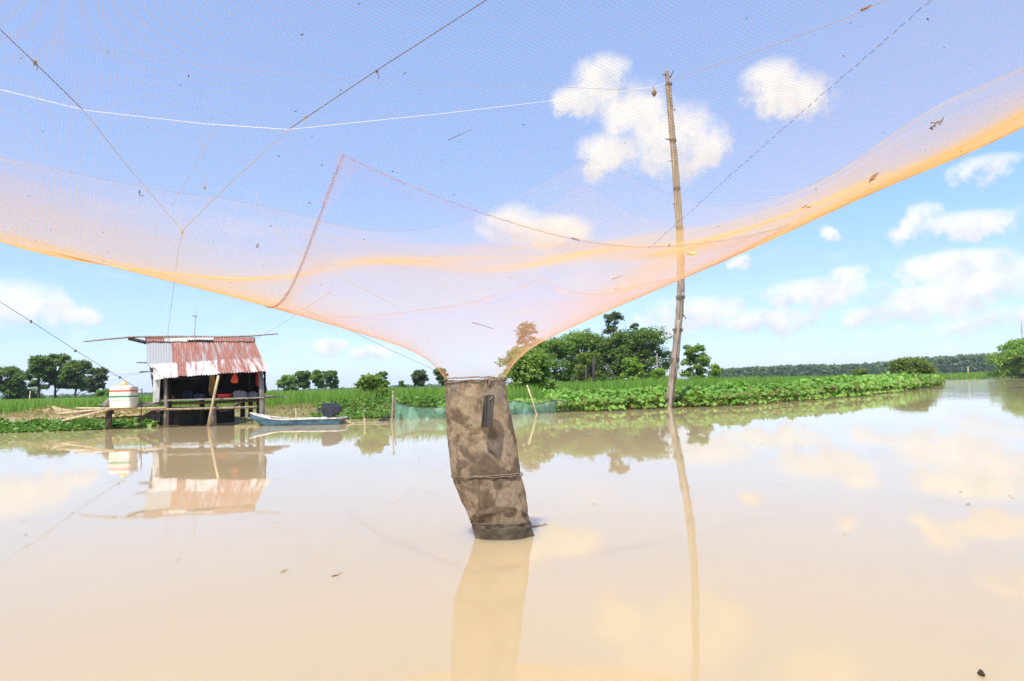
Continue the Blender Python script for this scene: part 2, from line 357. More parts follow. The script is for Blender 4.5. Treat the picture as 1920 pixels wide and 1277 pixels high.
MT = dict(
    water=water_mat(), ground=ground_mat(),
    net_out=thread_mat('yellow_orange_twine', (.96, .70, .32)), net_in=thread_mat('pink_orange_twine', (.95, .62, .36)),
    net_rim=thread_mat('pale_border_twine', (.85, .72, .58)),
    seam=rough_mat('frayed_seam_cord', (.30, .16, .13), (.74, .52, .45), 60, .9), seam2=plain('rusty_seam_cord', (.38, .22, .17), .9),
    rope_white=plain('white_rope', (.80, .78, .74), .8), rope_dark=plain('dark_rope', (.10, .085, .07), .9), rope_tan=plain('tan_rope', (.42, .34, .25), .9), rope_grey=plain('grey_line', (.36, .36, .38), .8),
    bag=bag_mat(), strap=rough_mat('wet_strap', (.10, .07, .042), (.20, .145, .09), 20, .8), cord=rough_mat('bag_cord', (.13, .09, .06), (.36, .29, .21), 60, .9),
    blackwood=rough_mat('weathered_black_wood', (.018, .015, .014), (.11, .095, .085), 5, .8, stretch=(9, 9, .5), bump=.8, bdist=.006),
    bamboo=rough_mat('weathered_bamboo', (.15, .11, .075), (.40, .33, .25), 3, .8, stretch=(6, 6, .35), bump=.5),
    bamboo_pale=rough_mat('pale_bamboo', (.36, .27, .15), (.60, .48, .30), 4, .7, stretch=(4, 4, .6)),
    post=rough_mat('grey_driftwood', (.10, .085, .07), (.33, .29, .25), 4, .9, stretch=(6, 6, .5), bump=.7),
    darkpost=rough_mat('dark_wet_wood', (.025, .02, .016), (.10, .08, .062), 5, .85, stretch=(5, 5, .5), bump=.6),
    plank=rough_mat('grey_planks', (.13, .11, .09), (.34, .29, .24), 5, .9, stretch=(.6, 5, 5)),
    tarp_and_shade=rough_mat('black_tarp_and_shade', (.012, .012, .013), (.04, .04, .042), 4, .7), cloth_red=plain('red_cloth', (.45, .04, .03), .8), bag_orange=plain('orange_plastic', (.55, .07, .015), .5),  # the tarp black doubles as painted shade in and under the hut
    basin=plain('red_plastic', (.62, .035, .03), .35, .5), sack=rough_mat('grey_sack', (.16, .155, .15), (.36, .35, .335), 6, .9), bluetarp=rough_mat('blue_black_bundle', (.02, .028, .04), (.09, .11, .15), 5, .7),
    white_sheet=rough_mat('white_tin', (.42, .42, .40), (.66, .66, .64), 4, .6), ochre=plain('ochre_curtain', (.36, .24, .09), .9),
    darktin=rough_mat('dark_tin', (.05, .05, .05), (.34, .34, .33), 3, .7, stretch=(1, 1, 7)),
    tank=rough_mat('cream_plastic', (.60, .53, .42), (.80, .75, .66), 3, .5, spec=.4), tank_red=plain('red_band', (.72, .12, .10), .5), tank_green=plain('green_band', (.02, .28, .18), .5), tank_cap=plain('orange_cap', (.78, .42, .16), .5),
    boat_blue=rough_mat('faded_blue_paint', (.03, .09, .145), (.13, .27, .37), 4, .6, stretch=(.6, .6, 3)), boat_white=rough_mat('worn_white_paint', (.36, .31, .26), (.66, .63, .59), 6, .6), boat_in=rough_mat('boat_inside_wood', (.30, .22, .15), (.55, .45, .34), 5, .8),
    motor=rough_mat('charcoal_cover', (.018, .02, .026), (.055, .06, .072), 5, .55), metal=plain('dark_metal', (.12, .12, .12), .5, .5),
    pen=gauze_mat('green_pen_netting', (.30, .56, .43), .36), pen_dark=gauze_mat('dark_pen_netting', (.03, .07, .055), .15),
    straw=rough_mat('dry_straw', (.36, .25, .12), (.62, .48, .28), 14, .95, bump=.8, bdist=.05),
    bark=rough_mat('bark', (.06, .045, .03), (.17, .13, .095), 4, .95, stretch=(4, 4, .6)), bark_pale=rough_mat('pale_bark', (.18, .15, .12), (.36, .31, .26), 4, .95, stretch=(4, 4, .6)),
    leaf_dark=leaf_mat('dark_leaves', (.09, .15, .04), (.22, .31, .08)), leaf_mid=leaf_mat('green_leaves', (.12, .21, .042), (.29, .41, .09)),
    leaf_lite=leaf_mat('light_leaves', (.15, .27, .035), (.33, .47, .08)), leaf_far=leaf_mat('far_leaves', (.11, .175, .09), (.20, .28, .13)), leaf_olive=leaf_mat('olive_leaves', (.10, .15, .028), (.25, .30, .06)),
    leaf_sparse=leaf_mat('sparse_leaves', (.065, .10, .04), (.16, .21, .085)),
    grass=leaf_mat('rice_blades', (.12, .235, .03), (.27, .43, .075), .45), grass_dry=leaf_mat('dry_grass', (.22, .18, .06), (.42, .36, .17), .3),
    hyacinth=leaf_mat('hyacinth_leaves', (.10, .225, .025), (.29, .47, .085), .35, .5, .25, (.24, .17, .06)), weeds=leaf_mat('bank_weeds', (.075, .17, .03), (.22, .36, .08), .35, .4),
    deadleaf=plain('dead_leaf', (.16, .09, .04), .8), twig=plain('dark_twig', (.05, .035, .025), .9), greenleaf=plain('yellow_green_leaf', (.55, .58, .12), .6),
)

# ------------------------------------------------------------------ the ground and the water
SX = np.array([-4000, -300, -60, -15.2, -12.2, -10.9, -9.5, -7, -4, -2, 0, 2, 5.9, 9.4, 13.1, 17.9, 27, 40, 60, 80, 90, 400, 4000], float)
SY = np.array([19.0, 19, 19.4, 20.4, 21.0, 23.2, 23.8, 23.6, 23.4, 23.2, 23.8, 25.1, 26.3, 27.8, 31.4, 36.1, 47.1, 64.6, 97, 127, 124, 112, 112], float)
def shore(x): return np.interp(x, SX, SY)
def wav(x, y, s=1.0, ph=0.0):
    return (np.sin(x * 1.3 * s + ph) * np.cos(y * 1.1 * s + ph * 2) + np.sin(x * 2.9 * s + y * 1.7 * s + ph * 3) * .5 + np.sin(x * .43 * s - y * .61 * s + ph)) / 2.5
def ground_z(x, y):
    d = y - shore(x) + wav(x, y, 1.1) * .35
    t = np.clip((d + .6) / 2.6, 0, 1); t = t * t * (3 - 2 * t)
    z = -.55 + t * .95 + wav(x, y, .8, 1) * .05
    return z
def graded(lo, hi, n0, a, b):
    core = np.linspace(a, b, n0); g = [core]
    left = a - np.geomspace(.4, a - lo, 26)[::-1]; right = b + np.geomspace(.4, hi - b, 30)
    return np.concatenate([left, core, right])
gx = graded(-1500, 1500, 230, -34, 60); gy = graded(-300, 1600, 150, 17, 70)
X, Y = np.meshgrid(gx, gy); Z = ground_z(X, Y)
nx, ny = len(gx), len(gy); idx = np.arange(nx * ny).reshape(ny, nx)
np_mesh('ground', np.stack([X, Y, Z], -1).reshape(-1, 3), np.stack([idx[:-1, :-1], idx[:-1, 1:], idx[1:, 1:], idx[1:, :-1]], -1).reshape(-1, 4), MT['ground'], smooth=True, kind='structure')
MB().add([(-1500, -300, 0), (1500, -300, 0), (1500, 1600, 0), (-1500, 1600, 0)], [(0, 1, 2, 3)]).build('river_water', MT['water'], kind='structure')

# ------------------------------------------------------------------ leaves
def leaf_cloud(P, size, up=.35, aspect=1.9, bend=.25, seed=0, nrm=None):
    """diamond leaves (two triangles each) at points P"""
    r = np.random.default_rng(seed); n = len(P)
    a = r.normal(size=(n, 3)); a[:, 2] *= .55; a /= np.linalg.norm(a, axis=1, keepdims=True)
    nn = r.normal(size=(n, 3)) * .8; nn[:, 2] = np.abs(nn[:, 2]) + up
    if nrm is not None: nn += nrm
    b = np.cross(nn, a); b /= np.linalg.norm(b, axis=1, keepdims=True) + 1e-9
    s = size * (0.6 + .8 * r.random(n))[:, None]
    c = np.cross(a, b)
    p0 = P - a * s * aspect / 2; p2 = P + a * s * aspect / 2 - c * s * bend; p1 = P + b * s / 2 + c * s * bend * .4; p3 = P - b * s / 2 + c * s * bend * .4
    V = np.stack([p0, p1, p2, p3], 1).reshape(-1, 3); Fc = np.arange(4 * n).reshape(n, 4)
    return V, Fc, np.repeat(np.clip(r.beta(2, 2, n), 0, 1), 4)

def crown_points(clumps, n, r):
    """points spread through ellipsoid clumps, thicker towards the skin"""
    w = np.array([c[3] * c[4] * c[5] for c in clumps]) ** .72; w /= w.sum()
    k = r.choice(len(clumps), n, p=w); C = np.array(clumps)[k]
    d = r.normal(size=(n, 3)); d /= np.linalg.norm(d, axis=1, keepdims=True)
    d[:, 2] = np.where(d[:, 2] < -.5, -d[:, 2] * .6, d[:, 2])
    q = (r.random(n) ** .42)[:, None]
    wob = 1 + .22 * np.sin(d[:, :1] * 7 + k[:, None]) * np.cos(d[:, 2:3] * 6 + k[:, None] * 2)
    return C[:, :3] + d * C[:, 3:] * q * wob, d
_seed = [100]
def tree(name, label, px, base, top, wpx, d, mat, cat='tree', group=None, n=2600, leaf=None, trunk='bark', clumps=None, crown_from=.28, nclump=11, trunk_r=None, flat=.75, lean=0.0):
    _seed[0] += 1; r = np.random.default_rng(_seed[0]); rr = random.Random(_seed[0])
    b = at(px, base, d); z0 = float(ground_z(np.array(b.x), np.array(b.y))); b.z = max(z0, -.05)
    t = at(px, top, d); h = t.z - b.z; wd = wpx / F * d
    root = thing(name, label, cat, group, b)
    leaf = (leaf * .8) if leaf else max(.05, d * 2.3 / F); n = int(n * 1.9); nclump = int(nclump * 1.5)
    cl = []
    for i in range(nclump):
        f = (i + .5) / nclump; zz = crown_from + (1 - crown_from) * (f ** .85)
        rad = wd / 2 * math.sqrt(max(.05, 1 - (2 * (zz - crown_from) / (1 - crown_from) - .85) ** 2 / 1.9)) * .72
        an = i * 2.399 + rr.uniform(-.5, .5); q = rad * rr.uniform(.35, 1.0)
        s = wd * rr.uniform(.10, .235)
        cl.append((math.cos(an) * q + lean * zz * h, math.sin(an) * q * .9, min(zz * h, h - s * flat * .9), s, s, s * flat))
    P, dn = crown_points(cl, n, r)
    V, Fc, rn = leaf_cloud(P, leaf, seed=_seed[0], nrm=dn * .5)
    np_mesh('crown', V, Fc, MT[mat], root, rnd=rn)
    tr = trunk_r or max(.04, h * .022)
    m = MB(); top_z = h * .8
    m.tube([(lean * h * q * q, rr.uniform(-.02, .02) * h, top_z * q - .1 * (q == 0)) for q in (0, .25, .5, .75, 1)], [tr * k for k in (1.25, 1, .85, .6, .3)], 7, wob=.06)
    for c in cl[:nclump]:
        z1 = max(h * .15, c[2] * rr.uniform(.45, .7)); q = min(1, z1 / top_z)
        m.tube([(lean * h * q * q, 0, z1), (c[0] * .5 + lean * h * q * .3, c[1] * .5, (z1 + c[2]) / 2 + h * .03), (c[0], c[1], c[2])], [tr * .5, tr * .32, tr * .12], 5, cap=False)
    m.build('trunk', MT[trunk], root, smooth=True)
    return root

# ------------------------------------------------------------------ the lift net
NECK = Vector((-.256, 4.634, 1.050)); NR = .205
E1, E2 = np.array([.839, .542]), np.array([-.542, .839]); HALF = 5.87
CQ = np.array([(-1.39, -1.40), (1.46, -1.456), (1.85, 1.836), (-1.13, 1.12)])     # corners of the centre panel: near, right, far, left
THL = math.atan2(1.54, -7.18)
_fr = np.array([.2, .35, .66, 1.0, 1.5, 2.0, 2.69, 3.2, 4.0, 5.0, 6.0, 6.6, 7.35, 8.3, 9.5]); _fz = np.array([1.05, 1.2, 1.35, 1.47, 1.67, 1.87, 2.15, 2.347, 2.56, 2.85, 3.22, 3.66, 4.46, 5.30, 6.3])
FAR_R = np.linspace(.2, 9.5, 400); FAR_Z = np.interp(FAR_R, _fr, _fz)
_k = np.hanning(31); _k /= _k.sum(); FAR_Z = np.convolve(np.pad(FAR_Z, 15, mode='reflect', reflect_type='odd'), _k, 'valid')
def net_pos(u, v):
    p = u[..., None] * E1 + v[..., None] * E2
    r = np.linalg.norm(p, axis=-1); th = np.arctan2(p[..., 1], p[..., 0])
    rr = np.maximum(r, NR); k = rr / np.maximum(r, 1e-6)
    g = .15 * (1 - np.exp(-(rr - .2) / .1)) + .415 * (rr - .2) + .004 * rr * rr
    c = np.clip(np.cos(th - THL), 0, 1) ** 1.8
    A = 1 - c * (.12 + .19 * np.clip((rr - .3) / 3.0, 0, 1) - .20 * np.clip((rr - 3.4) / 3.0, 0, 1)) - .03 * np.clip(np.cos(th - THL - math.pi), 0, 1) ** 2
    far = np.clip(np.cos(th - 1.36), 0, 1); z = NECK.z + g * A
    wn = np.clip((rr - 1.4) / 4.4, 0, 1)
    z = z - (.010 + .08 * np.clip(np.sin(th - .12), 0, 1) ** .7 * (1 - .65 * np.clip((th - 1.7) / .8, 0, 1))) * np.sin(2 * math.pi * (rr - 3.4) / 4.4) * np.sin(math.pi * wn) ** .7
    e = np.clip((np.maximum(abs(u), abs(v)) - 4.4) / 1.47, 0, 1); z = z + (.40 - .30 * c) * e * e * (3 - 2 * e)
    w = np.clip((far - .62) / .36, 0, 1); w = w * w * (3 - 2 * w) * np.clip((rr - .3) / 1.5, 0, 1)      # the far quarter hangs in a long hammock curve
    z = z * (1 - w) + np.interp(rr, FAR_R, FAR_Z) * w
    z = z + .018 * np.clip(rr - .5, 0, 2) * (np.sin(p[..., 0] * 1.7 + .6) * np.cos(p[..., 1] * 1.3) + .5 * np.sin(p[..., 0] * 3.1 - p[..., 1] * 2.3)) * .6
    z = z + .028 * np.clip((rr - 1.2) / 3, 0, 1) * np.sin(th * 9 + rr * .8)
    return np.stack([NECK.x + p[..., 0] * k, NECK.y + p[..., 1] * k, z], -1), r
def net_pt(u, v):
    q, _ = net_pos(np.array([float(u)]), np.array([float(v)])); return Vector(q[0])
def in_quad(u, v):
    ins = np.ones(np.shape(u), bool)
    for i in range(4):
        a, b = CQ[i], CQ[(i + 1) % 4]
        ins &= ((b[0] - a[0]) * (v - a[1]) - (b[1] - a[1]) * (u - a[0])) >= 0
    return ins
def threads(name, lines, step, keep, rad, mat, parent, lo=-HALF, hi=HALF):
    """both families of twine as three-sided tubes; keep(u, v) says where"""
    s = np.arange(lo, hi + step / 2, step); VV = []; FF = []; base = 0
    for fam in (0, 1):
        Lm, Sm = np.meshgrid(lines, s, indexing='ij')
        u, v = (Lm, Sm) if fam == 0 else (Sm, Lm)
        P, r = net_pos(u, v); ok = keep(u, v) & (r > NR * .9)
        seg = ok[:, :-1] | ok[:, 1:]
        seg &= (r[:, :-1] > NR * .9) | (r[:, 1:] > NR * .9)
        T = np.gradient(P, axis=1); T /= np.linalg.norm(T, axis=-1, keepdims=True) + 1e-9
        up = np.zeros_like(P); up[..., 2] = 1
        a = np.cross(T, up); a /= np.linalg.norm(a, axis=-1, keepdims=True) + 1e-9
        b = np.cross(a, T)
        jit = 0
        ring = np.stack([P + rad * (math.cos(an) * a + math.sin(an) * b) for an in (math.pi / 2, math.pi * 7 / 6, math.pi * 11 / 6)], 2)   # L,S,3,3
        nl, ns = P.shape[:2]; ids = base + np.arange(nl * ns * 3).reshape(nl, ns, 3)
        for k in range(3):
            k2 = (k + 1) % 3
            q = np.stack([ids[:, :-1, k], ids[:, :-1, k2], ids[:, 1:, k2], ids[:, 1:, k]], -1)[seg]
            FF.append(q)
        VV.append(ring.reshape(-1, 3)); base += nl * ns * 3
    V = np.concatenate(VV); Fq = np.concatenate(FF)
    used = np.unique(Fq); remap = np.zeros(len(V), np.int32); remap[used] = np.arange(len(used))
    return np_mesh(name, V[used], remap[Fq], MT[mat], parent, smooth=True, kind='stuff')

net = thing('lift_net', 'huge sagging orange lift net gathered into a brown catch bag above the water', 'fishing net', loc=(0, 0, 0))
PITCHN, RADN = .0125, .00045
BORD = .68
lin_all = np.arange(-HALF, HALF + 1e-6, PITCHN)
threads('outer_netting', lin_all, .13, lambda u, v: (~in_quad(u, v)) & (np.maximum(abs(u), abs(v)) < HALF - BORD), RADN, 'net_out', net)
threads('border_netting', np.arange(-HALF, HALF + 1e-6, .020), .13, lambda u, v: np.maximum(abs(u), abs(v)) >= HALF - BORD, RADN, 'net_rim', net)
threads('center_netting', np.arange(-1.5, 1.95, PITCHN), .03, in_quad, RADN * .95, 'net_in', net, lo=-1.5, hi=1.95)
# seams round the centre panel, laced with a zigzag of cord
def lace(name, a, b, rad, mat, amp, waves):
    n = waves * 4; m = MB(); pts = []
    for i in range(n + 1):
        t = i / n; u = a[0] + (b[0] - a[0]) * t; v = a[1] + (b[1] - a[1]) * t
        p = net_pt(u, v); ph = i * math.pi / 2
        du = Vector((b[0] - a[0], b[1] - a[1])).normalized(); side = Vector((*( -du.y * E1 + du.x * E2), 0))
        pts.append(p + side * (math.sin(ph) * amp * random.uniform(.7, 1.3)) + Vector((0, 0, math.cos(ph) * amp * .7)))
    m.tube(pts, rad, 4, cap=False)
    pts2 = [net_pt(a[0] + (b[0] - a[0]) * t, a[1] + (b[1] - a[1]) * t) for t in np.linspace(0, 1, 60)]
    m.tube(pts2, rad * .9, 4, cap=False)
    return m.build(name, MT[mat], net)
lace('seam', CQ[3], CQ[0], .0012, 'seam', .008, 110)
lace('seam', CQ[0], CQ[1], .0008, 'seam', .006, 70)
lace('seam', CQ[1], CQ[2], .0006, 'seam2', .004, 60)
lace('seam', CQ[2], CQ[3], .0006, 'seam2', .004, 60)
m = MB()
for k in range(150):
    v0 = -1.42 - k * .03; a, b = net_pt(.27 + random.uniform(-.006, .006), v0), net_pt(.27 + random.uniform(-.006, .006), v0 - .02)
    m.tube([a, b], .0011, 4)
m.build('stitched_seam', MT['rope_dark'], net, kind='stuff')
for i, (a, b) in enumerate([((-HALF, -HALF), (HALF, -HALF)), ((HALF, -HALF), (HALF, HALF)), ((HALF, HALF), (-HALF, HALF)), ((-HALF, HALF), (-HALF, -HALF))]):
    m = MB(); m.tube([net_pt(a[0] + (b[0] - a[0]) * t, a[1] + (b[1] - a[1]) * t) for t in np.linspace(0, 1, 70)], .0022, 5); m.build('rim_rope', MT['rope_tan'], net)

# flecks of dirt and weed stuck in the mesh
r = np.random.default_rng(5); nf = 1100; uu, vv = r.uniform(-4.8, 4.8, nf), r.uniform(-5.6, 4.8, nf); Pf, rf = net_pos(uu, vv); Pf = Pf[rf > .4]
V, Fc, rn = leaf_cloud(Pf, .0042, up=.3, aspect=3.2, bend=.1, seed=6)
np_mesh('snagged_flecks', V, Fc, MT['twig'], net, rnd=rn, kind='stuff')
# the catch bag
BD = NECK.y
prof = [(835, 948, 713), (834, 950, 730), (836, 955, 770), (838, 963, 810), (841, 970, 845), (845, 975, 875), (848, 977, 889), (853, 981, 905), (862, 985, 930), (874, 989, 958), (885, 992, 978), (886, 997, 984), (888, 999, 994), (891, 1000, 1006), (893, 1000, 1022), (900, 996, 1060)]
rings = []; seg = 72
fine = []
for i in range(len(prof) - 1):
    for k in range(4):
        t = k / 4; fine.append(tuple(prof[i][j] * (1 - t) + prof[i + 1][j] * t for j in range(3)))
fine.append(prof[-1])
for i, (xl, xr, y) in enumerate(fine):
    a, b = at(xl, y, BD), at(xr, y, BD); c = (a + b) / 2; hw = (b - a).length / 2; s = i / len(fine)
    ring = []
    for j in range(seg):
        an = 2 * math.pi * j / seg
        wr = 1 + .016 * math.sin(an * 5 + i * .23 + 1) + .02 * math.sin(an * 9 - i * .31) * (.4 + s) + .012 * math.sin(an * 14 + i * .9)
        fold = abs(math.sin(an * 2.5 + i * .09 + .4)) ** 6 * .05 + abs(math.sin(an * 3.5 - i * .14)) ** 10 * .045 * (s > .1); wr += fold - .03 + .03 * math.sin(i * .9) * math.sin(an * 2 + 1) * math.exp(-((y - 905) / 14) ** 2) + .03 * math.sin(i * 1.3 + an) * math.exp(-((y - 965) / 20) ** 2)
        wr2 = wr if abs(math.cos(an)) < .9 else 1 + (wr - 1) * .5
        ring.append(c + Vector((math.cos(an) * hw * wr2, math.sin(an) * hw * .62 * wr, .006 * math.sin(an * 3 + i))))
    rings.append(ring)
m = MB(); m.loft(rings); bag = m.build('catch_bag', MT['bag'], net, smooth=True); bag['label'] = 'brown muddy mesh catch bag hanging down into the water'
def hoop(y, xl, xr, rad, name, mat, wob=.004, grow=1.02, tilt=0):
    a, b = at(xl, y, BD), at(xr, y, BD); c = (a + b) / 2; hw = (b - a).length / 2 * grow
    m = MB(); pts = [c + Vector((math.cos(q) * hw, math.sin(q) * hw * .63, random.uniform(-wob, wob) + tilt * math.cos(q) - .012 * math.sin(q))) for q in np.linspace(0, 2 * math.pi, 49)]
    m.tube(pts, rad, 6, cap=False); return m.build(name, MT[mat], bag, smooth=True)
hoop(711, 834, 947, .0055, 'neck_rope', 'cord'); hoop(716, 835, 949, .004, 'neck_rope', 'cord', .005, tilt=.008)
hoop(890, 847, 978, .0035, 'hoop', 'cord', .003, tilt=.004); hoop(893, 848, 979, .003, 'hoop', 'cord', .004)
hoop(979, 884, 994, .0035, 'hoop', 'strap', .004, tilt=-.004)
def bag_front(px, py, off=.006):
    """a point on the bag's near face"""
    for i in range(len(fine) - 1):
        if fine[i][2] <= py <= fine[i + 1][2]: break
    xl, xr, _ = fine[i]; a, b = at(xl, py, BD), at(xr, py, BD); c = (a + b) / 2; hw = (b - a).length / 2
    x = (px - (xl + xr) / 2) / ((xr - xl) / 2); x = max(-.97, min(.97, x))
    return Vector((c.x + x * hw, c.y - math.sqrt(1 - x * x) * hw * .63 - off, at(px, py, BD).z))
def strap(name, pts, wpx, mat):
    P = [bag_front(x, y) for x, y in pts]; m = MB(); r2 = []
    for i, p in enumerate(P):
        t = (P[min(i + 1, len(P) - 1)] - P[max(i - 1, 0)]).normalized(); s = t.cross(Vector((0, -1, 0))).normalized() * (wpx / F * BD / 2)
        o = Vector((0, -.004, 0)); r2.append([p - s, p - s + o, p + s + o, p + s])
    m.loft(r2, cap=True); return m.build(name, MT[mat], bag, smooth=False)
strap('strap', [(893, 893), (899, 915), (906, 940), (912, 955)], 8, 'strap')
strap('strap', [(884, 975), (893, 962), (906, 954), (925, 949), (945, 948), (962, 951), (976, 957), (986, 965)], 9, 'strap')
m = MB()
for k in range(5):
    c = bag_front(914 + k * 2.5, 712 + (k % 2) * 5, .012)
    m.tube([c + Vector((math.cos(q + k) * .014, math.sin(q * 2 + k) * .006, math.sin(q + k) * .017)) for q in np.linspace(0, 6.28, 13)], .0035, 5, cap=False)
m.build('knot', MT['cord'], bag)
m = MB(); m.tube([bag_front(913, 718, .02), bag_front(914, 728, .03), bag_front(919, 738, .045)], .004, 5); m.build('tie_cord', MT['cord'], bag)
for k, (a, b, c) in enumerate([((838, 720), (833, 745), (837, 760)), ((842, 720), (848, 738), (846, 745)), ((932, 834 - 100), (938, 745), (944, 770))]):
    m = MB(); m.tube([bag_front(*a, .012), bag_front(*b, .014), bag_front(*c, .01)], .0018, 4); m.build('loose_thread', MT['cord'], bag)
m = MB(); m.tube([bag_front(934, 902, .004), bag_front(931, 925, .004), bag_front(925, 935, .004), bag_front(930, 943, .004), bag_front(944, 942, .004)], .0016, 4); m.build('loose_thread', MT['strap'], bag)

# the black wooden block hung from the neck
bl = thing('wooden_block', 'small grooved black wooden block hanging on the front of the brown bag', 'wood block', loc=at(915, 800, BD - .22))
bx, bt = at(915, 771, BD - .22), (bl.location)
m = MB()
q = []
dx = Vector((21 / F * (BD - .22) / 2, .02, 0)); dz = (at(918, 741, BD - .22) - at(913, 801, BD - .22)) / 2
for sgn_z in (-1, 1):
    for (sx_, sy_) in ((-1, -1), (1, -1), (1, 1), (-1, 1)):
        q.append(bx + Vector((dx.x * sx_ * (1.0 if sgn_z < 0 else .9), sy_ * .016, 0)) + dz * sgn_z - bt)
m.hexa(q); m.build('block', MT['blackwood'], bl)
for k in range(4):
    m = MB(); x = (-.75 + k * .5) * dx.x
    m.tube([bx + Vector((x, -.016, 0)) + dz * s - bt for s in (-.97, -.3, .3, .97)], .0035, 5, wob=.2); m.build('ridge', MT['blackwood'], bl)
m = MB(); m.tube([bx + dz * .9 + Vector((math.cos(t) * .02, -.012 + math.sin(t * 2) * .006, math.sin(t) * .018)) - bt for t in np.linspace(0, 6.3, 12)], .005, 5, cap=False); m.build('tie_loop', MT['cord'], bl)

# ------------------------------------------------------------------ ropes
def rope(name, label, pts, rad, mat, cat='rope', sag=0, group=None, parent=None):
    P = [at(*p) for p in pts]; out = []
    for i in range(len(P) - 1):
        for k in range(8):
            t = k / 8; out.append(P[i].lerp(P[i + 1], t) - Vector((0, 0, sag * 4 * t * (1 - t))))
    out.append(P[-1]); m = MB(); m.tube(out, rad, 5)
    if parent is not None: return m.build(name, MT[mat], parent)
    return tag(m.build(name, MT[mat]), label, cat, group)
hr = thing('hoist_rope', 'forked hoisting rope coming up from the hut to a knot and splitting into two arms', 'rope')
rope('light_arm', '', [(342, 432, 14), (250, 325, 13.6), (155, 205, 13)], .008, 'rope_tan', parent=hr)
rope('dark_arm', '', [(155, 205, 13), (66, 118, 12.4), (0, 55, 12), (-220, -165, 10.5)], .009, 'rope_dark', parent=hr)
rope('light_arm', '', [(342, 432, 14), (440, 335, 14.2), (545, 240, 14.5)], .008, 'rope_tan', parent=hr)
rope('dark_arm', '', [(545, 240, 14.5), (708, 131, 14), (912, 0, 13.4), (1180, -170, 12.6)], .010, 'rope_dark', parent=hr)
rope('tail', '', [(342, 432, 14), (333, 480, 15.6), (325, 545, 18.5), (314, 632, 22)], .006, 'rope_grey', parent=hr)
for (x, y, d) in ((342, 434, 13.98), (66, 118, 12.38), (706, 134, 13.95), (570, 220, 14.4)):
    m = MB(); m.blob(at(x, y, d), (.035, .03, .045), 8, 5, .3); m.tube([at(x, y, d), at(x + 5, y + 9, d), at(x + 2, y + 14, d)], .008, 5); m.build('knot', MT['rope_tan' if y > 200 else 'rope_dark'], hr)
rope('white_rope', 'white rope stretched across the sky to the head of the tall bamboo pole', [(-120, 140, 13.4), (0, 168, 13.6), (160, 207, 13.9), (380, 232, 14.3), (540, 243, 14.6), (840, 212, 18.4), (1050, 187, 21.8), (1225, 163, 25.5), (1249, 156, 25.85)], .0075, 'rope_white')
rope('pink_rope', 'pale rope rising to the right from the head of the tall pole', [(1258, 150, 25.9), (1430, 92, 23), (1560, 45, 21), (1640, 10, 20), (1800, -60, 18)], .010, 'rope_tan')
rope('thin_line', 'thin grey line high across the sky at the left', [(-60, 60, 26), (60, 72, 26), (400, 125, 26), (720, 155, 26), (1050, 163, 26), (1246, 172, 25.9)], .008, 'rope_grey')
rope('hanging_line', 'slanting thin line hung from the white rope', [(408, 234, 14.3), (322, 387, 14.1)], .005, 'rope_tan')
hl = rope('hanging_line', 'short straight line hung from the white rope with a knot at its end', [(378, 232, 14.3), (384, 350, 14.2)], .004, 'rope_tan')
m = MB(); m.blob(at(384, 351, 14.2), (.03, .03, .04), 7, 5, .3); m.build('knot', MT['rope_tan'], hl)
rope('net_line', 'thin line crossing behind the seam of the centre panel', [(478, 360, 12.5), (492, 395, 12.2), (550, 470, 11.4), (640, 520, 10.4), (745, 575, 9.4)], .004, 'rope_tan')
rope('guy_line', 'thin line running from under the net edge down to the bag', [(560, 575, 15), (640, 612, 16.5), (730, 655, 18.5), (822, 697, 21)], .006, 'rope_tan')
rope('roof_line', 'thin line from the right end of the hut roof up to the net', [(478, 637, 22), (540, 600, 20), (622, 546, 17)], .006, 'rope_grey')
sr = rope('slack_rope', 'dark rope with knots slanting down from the left edge to the water tank', [(-80, 520, 19.5), (0, 566, 19.7), (65, 607, 19.9), (150, 662, 20.1), (225, 708, 20.3), (266, 733, 20.5)], .008, 'rope_dark')
for (x, y) in ((141, 658), (225, 708), (58, 603)):
    m = MB(); m.blob(at(x, y, 20), (.035, .035, .04), 7, 5, .3); m.build('knot', MT['rope_dark'], sr)
rope('side_line', 'thin line reaching left from the hut wall', [(206, 714, 20.5), (245, 704, 20.8), (285, 696, 21)], .008, 'rope_grey')
rope('side_line', 'thin line sagging towards the hut wall behind the tank', [(200, 705, 21.5), (240, 701, 21.3), (286, 697, 21)], .006, 'rope_grey')

# ------------------------------------------------------------------ the tall pole
pl = thing('tall_pole', 'tall leaning pole of lashed bamboo stems standing at the edge of the hyacinth', 'pole', loc=atz(1255, 765, 0))
PO = Vector(pl.location); PDEP = PO.y
path = [(1254, 785), (1255, 765), (1261, 710), (1268, 650), (1274, 590), (1277, 540), (1277, 480), (1274, 420), (1270, 360), (1266, 300), (1261, 245), (1257, 200), (1253, 150), (1252, 128)]
def stem(x_off, i0, i1, r0, r1, dy, mat, tw=0.0):
    pts = []; rad = []; P = path[i0:i1]; n = len(P)
    for i in range(n - 1):
        for k in range(6):
            t = k / 6; x = P[i][0] * (1 - t) + P[i + 1][0] * t; y = P[i][1] * (1 - t) + P[i + 1][1] * t
            f = (i + t) / (n - 1)
            p = at(x + x_off * (1 - .3 * f) + tw * math.sin(f * 7), y, PDEP + dy) - PO
            pts.append(p); rr_ = r0 + (r1 - r0) * f
            rad.append(rr_ * (1.16 if (i * 6 + k) % 5 == 0 else random.uniform(.95, 1.03)))
    return pts, rad
